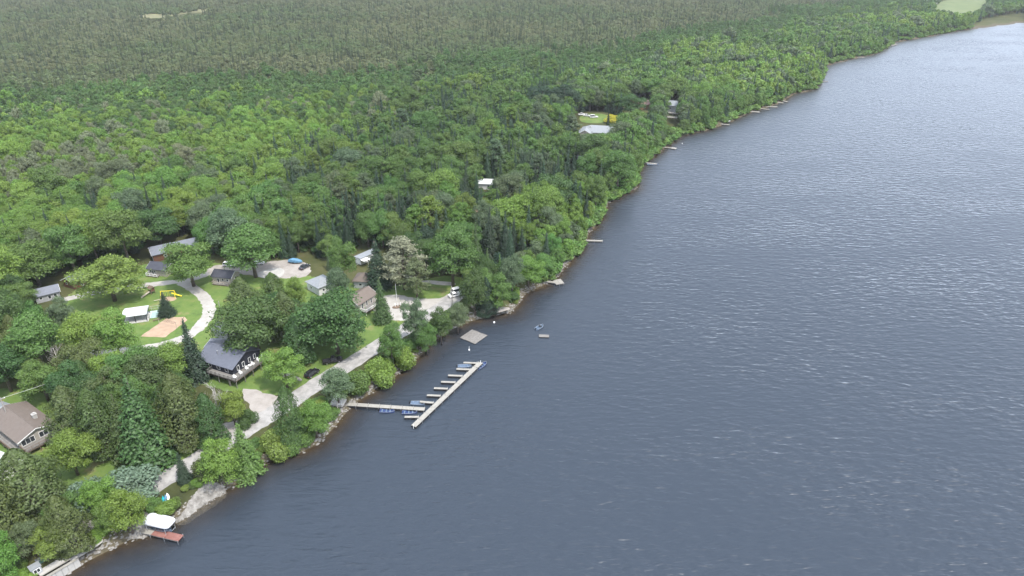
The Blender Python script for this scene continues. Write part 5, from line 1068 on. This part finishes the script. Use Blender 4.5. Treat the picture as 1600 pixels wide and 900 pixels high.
q = G(66, 880, 1.6); pb = thing('storage_bin', (*q, hgt(*q)), ang(wa, wb), 'dark green lidded bin beside the little pale hut', 'bin'); MB().box((0, 0, .45), (1.6, .8, .9)).build('body', tone('green_bin', (.05, .11, .09), .1), pb); MB().box((0, 0, .94), (1.7, .9, .1)).build('lid', 'roof_grey', pb)
q = G(115, 873, 1.3); bn2 = thing('bench', (*q, hgt(*q)), ang(wa, wb), 'white bench on the gravel strip above the bottom left shore', 'bench'); MB().box((0, 0, .45), (1.3, .4, .08)).build('seat', 'white', bn2)
for x in (-.5, .5): MB().box((x, 0, .2), (.1, .36, .42)).build('leg', 'white', bn2)
sheet('gravel_strip', [(104, 873), (122, 858), (142, 846), (162, 840), (160, 848), (140, 862), (120, 874)], .016, 'concrete', 'grey gravel strip above the bottom left shore', .15)

# ------------------------------------------------------------------ turning-area planter, poles, wires, posts
q = G(622, 480); pt = thing('planter', q, R(18), 'dark oval planter with three white posts in the turning area', 'planter')
MB().loft([sup(1.9, .9, 0, 20, 2), sup(1.9, .9, .35, 20, 2), sup(1.7, .75, .45, 20, 2)]).build('edging', 'timber', pt)
for x in (-.9, .0, .9): MB().tube([(x, 0, .3), (x, 0, 1.6)], .1, 8).build('post', 'white', pt)
q = G(620, 470); fp = thing('flagpole', q, 0, 'slim white flagpole in the turning area', 'pole'); MB().tube([(0, 0, 0), (0, 0, 6.5)], [.07, .04], 7).build('shaft', 'white', fp); MB().tube([(0, 0, 6.5), (0, 0, 6.62)], .1, 8).build('finial', 'galv', fp)
def utility_pole(px, py, h, label, arm=True):
    x, y = G(px, py); t = thing('utility_pole', (x, y, hgt(x, y)), R(40), label, 'pole', 'utility poles'); MB().tube([(0, 0, -.3), (0, 0, h)], [.17, .11], 8).build('shaft', 'log_grey', t)
    if arm:
        a = MB().box((0, 0, h-.6), (2.0, .12, .14)).build('crossarm', 'log_grey', t)
        for u in (-.85, 0, .85): MB().tube([(u, 0, h-.55), (u, 0, h-.3)], .06, 6).build('insulator', 'white', a)
    return Vector((x, y, GZ+h-.35))
u1 = utility_pole(20, 668, 9.5, 'grey utility pole on the lawn behind the beige house'); u2 = utility_pole(206, 588, 9.0, 'utility pole hidden among the trees at the end of the wire')
u3 = utility_pole(707, 480, 8.0, 'utility pole at the road end by the white cars', False); u4 = utility_pole(348, 500, 7.0, 'thin lamp pole on the grass beside the curving lane', False); u5 = utility_pole(528, 640, 5.5, 'grey pole by the marina landing', False)
q = G(717, 492, 1.2); wp = thing('post', (*q, hgt(*q)), 0, 'short white post on the bank above the beach ramp', 'post'); MB().tube([(0, 0, -.2), (0, 0, 2.2)], .14, 8).build('shaft', 'white', wp)
def wire(a, b, sag, label):
    pts = [tuple(a.lerp(b, t)+Vector((0, 0, -sag*4*t*(1-t)))) for t in np.linspace(0, 1, 17)]
    return tag(MB().tube(pts, .03, 5).build('overhead_wire', 'galv'), label, 'wire', 'overhead wires')
wire(Vector((*G(-60, 640, 11), 11.0)), u1+Vector((0, 0, .1)), .5, 'overhead wire leaving the picture at the left edge'); wire(u1, u2, .9, 'pale overhead wire crossing above the wood at left')

# ------------------------------------------------------------------ shore stones and bank bushes
def stones(n, pick):
    V, F = [], []; ico = [(0, 0, 1), (.9, 0, .2), (.28, .85, .2), (-.72, .53, .2), (-.72, -.53, .2), (.28, -.85, .2), (0, 0, -.7)]; fc = [(0, 1, 2), (0, 2, 3), (0, 3, 4), (0, 4, 5), (0, 5, 1), (6, 2, 1), (6, 3, 2), (6, 4, 3), (6, 5, 4), (6, 1, 5)]
    for i in range(n):
        x, y, s = pick(); z = hgt_fast(x, y); a = rnd.uniform(0, 6.28); k = len(V); sx, sy, sz = s*rnd.uniform(.7, 1.3), s*rnd.uniform(.7, 1.3), s*rnd.uniform(.45, .9)
        for (p, q, r_) in ico: p, q = p*sx*rnd.uniform(.8, 1.2), q*sy*rnd.uniform(.8, 1.2); V.append((x+p*math.cos(a)-q*math.sin(a), y+p*math.sin(a)+q*math.cos(a), z+r_*sz*.8))
        F += [(u+k, v+k, w+k) for u, v, w in fc]
    return V, F
def hgt_fast(x, y):
    i = min(max(int(np.searchsorted(gx, x))-1, 0), nx-2); j = min(max(int(np.searchsorted(gy, y))-1, 0), ny-2); fx = (x-gx[i])/(gx[i+1]-gx[i]); fy = (y-gy[j])/(gy[j+1]-gy[j])
    return float(ZZ[j, i]*(1-fx)*(1-fy)+ZZ[j, i+1]*fx*(1-fy)+ZZ[j+1, i]*(1-fx)*fy+ZZ[j+1, i+1]*fx*fy)
seg = [(SH[i], SH[i+1]) for i in range(2, 36)]; sl_w = [math.hypot(*(b-a)) for a, b in seg]
def pick_edge():
    a, b = rnd.choices(seg, sl_w)[0]; t = rnd.random(); n_ = np.array([-(b-a)[1], (b-a)[0]])/np.linalg.norm(b-a); p = a+(b-a)*t+n_*rnd.gauss(.7, .7); return p[0], p[1], abs(rnd.gauss(.24, .13))+.06
rip = chaikin([G(*q) for q in [(268, 806), (285, 792), (300, 772), (322, 752), (345, 752), (352, 762), (340, 772), (310, 790), (285, 808)]], 1); rip = np.array(rip)
def pick_rip():
    while True:
        x, y = rnd.uniform(rip[:, 0].min(), rip[:, 0].max()), rnd.uniform(rip[:, 1].min(), rip[:, 1].max())
        if inside(rip, np.array([x]), np.array([y]))[0]: return x, y, abs(rnd.gauss(.28, .12))+.07
V, F = stones(3600, pick_edge); V2, F2 = stones(2400, pick_rip); k = len(V); V += V2; F += [tuple(i+k for i in f) for f in F2]
rip2 = np.array([G(*q, 1.0) for q in [(200, 838), (215, 815), (232, 806), (246, 812), (232, 832)]]); rip_s = rip; rip = rip2
V2, F2 = stones(700, pick_rip); k = len(V); V += V2; F += [tuple(i+k for i in f) for f in F2]
tag(link('shore_stones', meshdata('shore_stones', V, F, 'stone')), 'grey stones and rubble along the water edge', kind='stuff')
avoid = [np.array([G(*q) for q in c]) for c in ([(255, 812), (300, 766), (345, 742), (356, 770), (300, 806)], [(500, 650), (520, 618), (548, 622), (545, 650)], [(196, 850), (205, 806), (290, 800), (290, 850)], [(712, 500), (720, 470), (800, 470), (806, 495)], [(30, 900), (90, 862), (175, 832), (176, 850), (110, 890)])]
def road_gap(x, y): return min(math.hypot(x-a, y-b) for a, b in ROADP)
ROADP = chaikin([G(*q) for q in [(60, 868), (150, 806), (245, 756), (320, 712), (390, 668), (440, 638), (480, 610), (550, 566), (600, 535), (645, 507), (690, 481), (716, 460)]], 3, False)
cnt = 0
for i in range(1400):
    if cnt >= 190: break
    a, b = rnd.choices(seg[:24], sl_w[:24])[0]; t = rnd.random(); n_ = np.array([-(b-a)[1], (b-a)[0]])/np.linalg.norm(b-a); p = a+(b-a)*t+n_*rnd.uniform(.8, 8.5); x, y = float(p[0]), float(p[1])
    h = rnd.uniform(1.4, 4.2)
    if road_gap(x, y) < 3.2+h*.3 or any(inside(c, np.array([x]), np.array([y]))[0] for c in avoid): continue
    if any((x-q[0])**2+(y-q[1])**2 < 1.4 for q in used): continue
    if shore_dist(np.array([x]), np.array([y]))[0] < .5: continue
    if any(inside(c, np.array([proj(x, y, 1.5+h*t)[0]]), np.array([proj(x, y, 1.5+h*t)[1]]))[0] for c in VIEW for t in (.5, 1.0)): continue
    used.append((x, y, .5)); u, v = proj(x, y, 2); cnt += 1
    tn_ = rnd.choice('mmldlyg')
    where = 'on the bank between road and lake below the lodge' if u < 560 and v < 720 else ('on the bank near the boat lift' if u < 430 else ('on the bank between the road bend and the lake' if u < 730 else 'on the bank beyond the beach'))
    plant('H', x, y, hgt(x, y)-.05, h, h*rnd.uniform(1.0, 1.5), tn_, ('big ' if h > 2.8 else 'small ')+{'m': 'mid green', 'l': 'bright green', 'd': 'dark green', 'y': 'yellow-green', 'g': 'grey-green'}[tn_]+' bush growing '+where, 'bush', 'bushes on the bank')

# ------------------------------------------------------------------ summer haze
def haze_mat():
    m, nt, out = new_mat('haze_air'); v = N(nt, 'ShaderNodeVolumePrincipled')
    v.inputs['Color'].default_value = (0.93, 0.96, 1.0, 1); v.inputs['Density'].default_value = 0.00007; v.inputs['Anisotropy'].default_value = 0.2
    nt.links.new(v.outputs[0], out.inputs['Volume']); return m
M['haze'] = haze_mat()
tag(MB().box((-500, 2850, 55), (9400, 7800, 132)).build('haze', 'haze'), 'thin pale summer haze over wood and lake', kind='stuff')
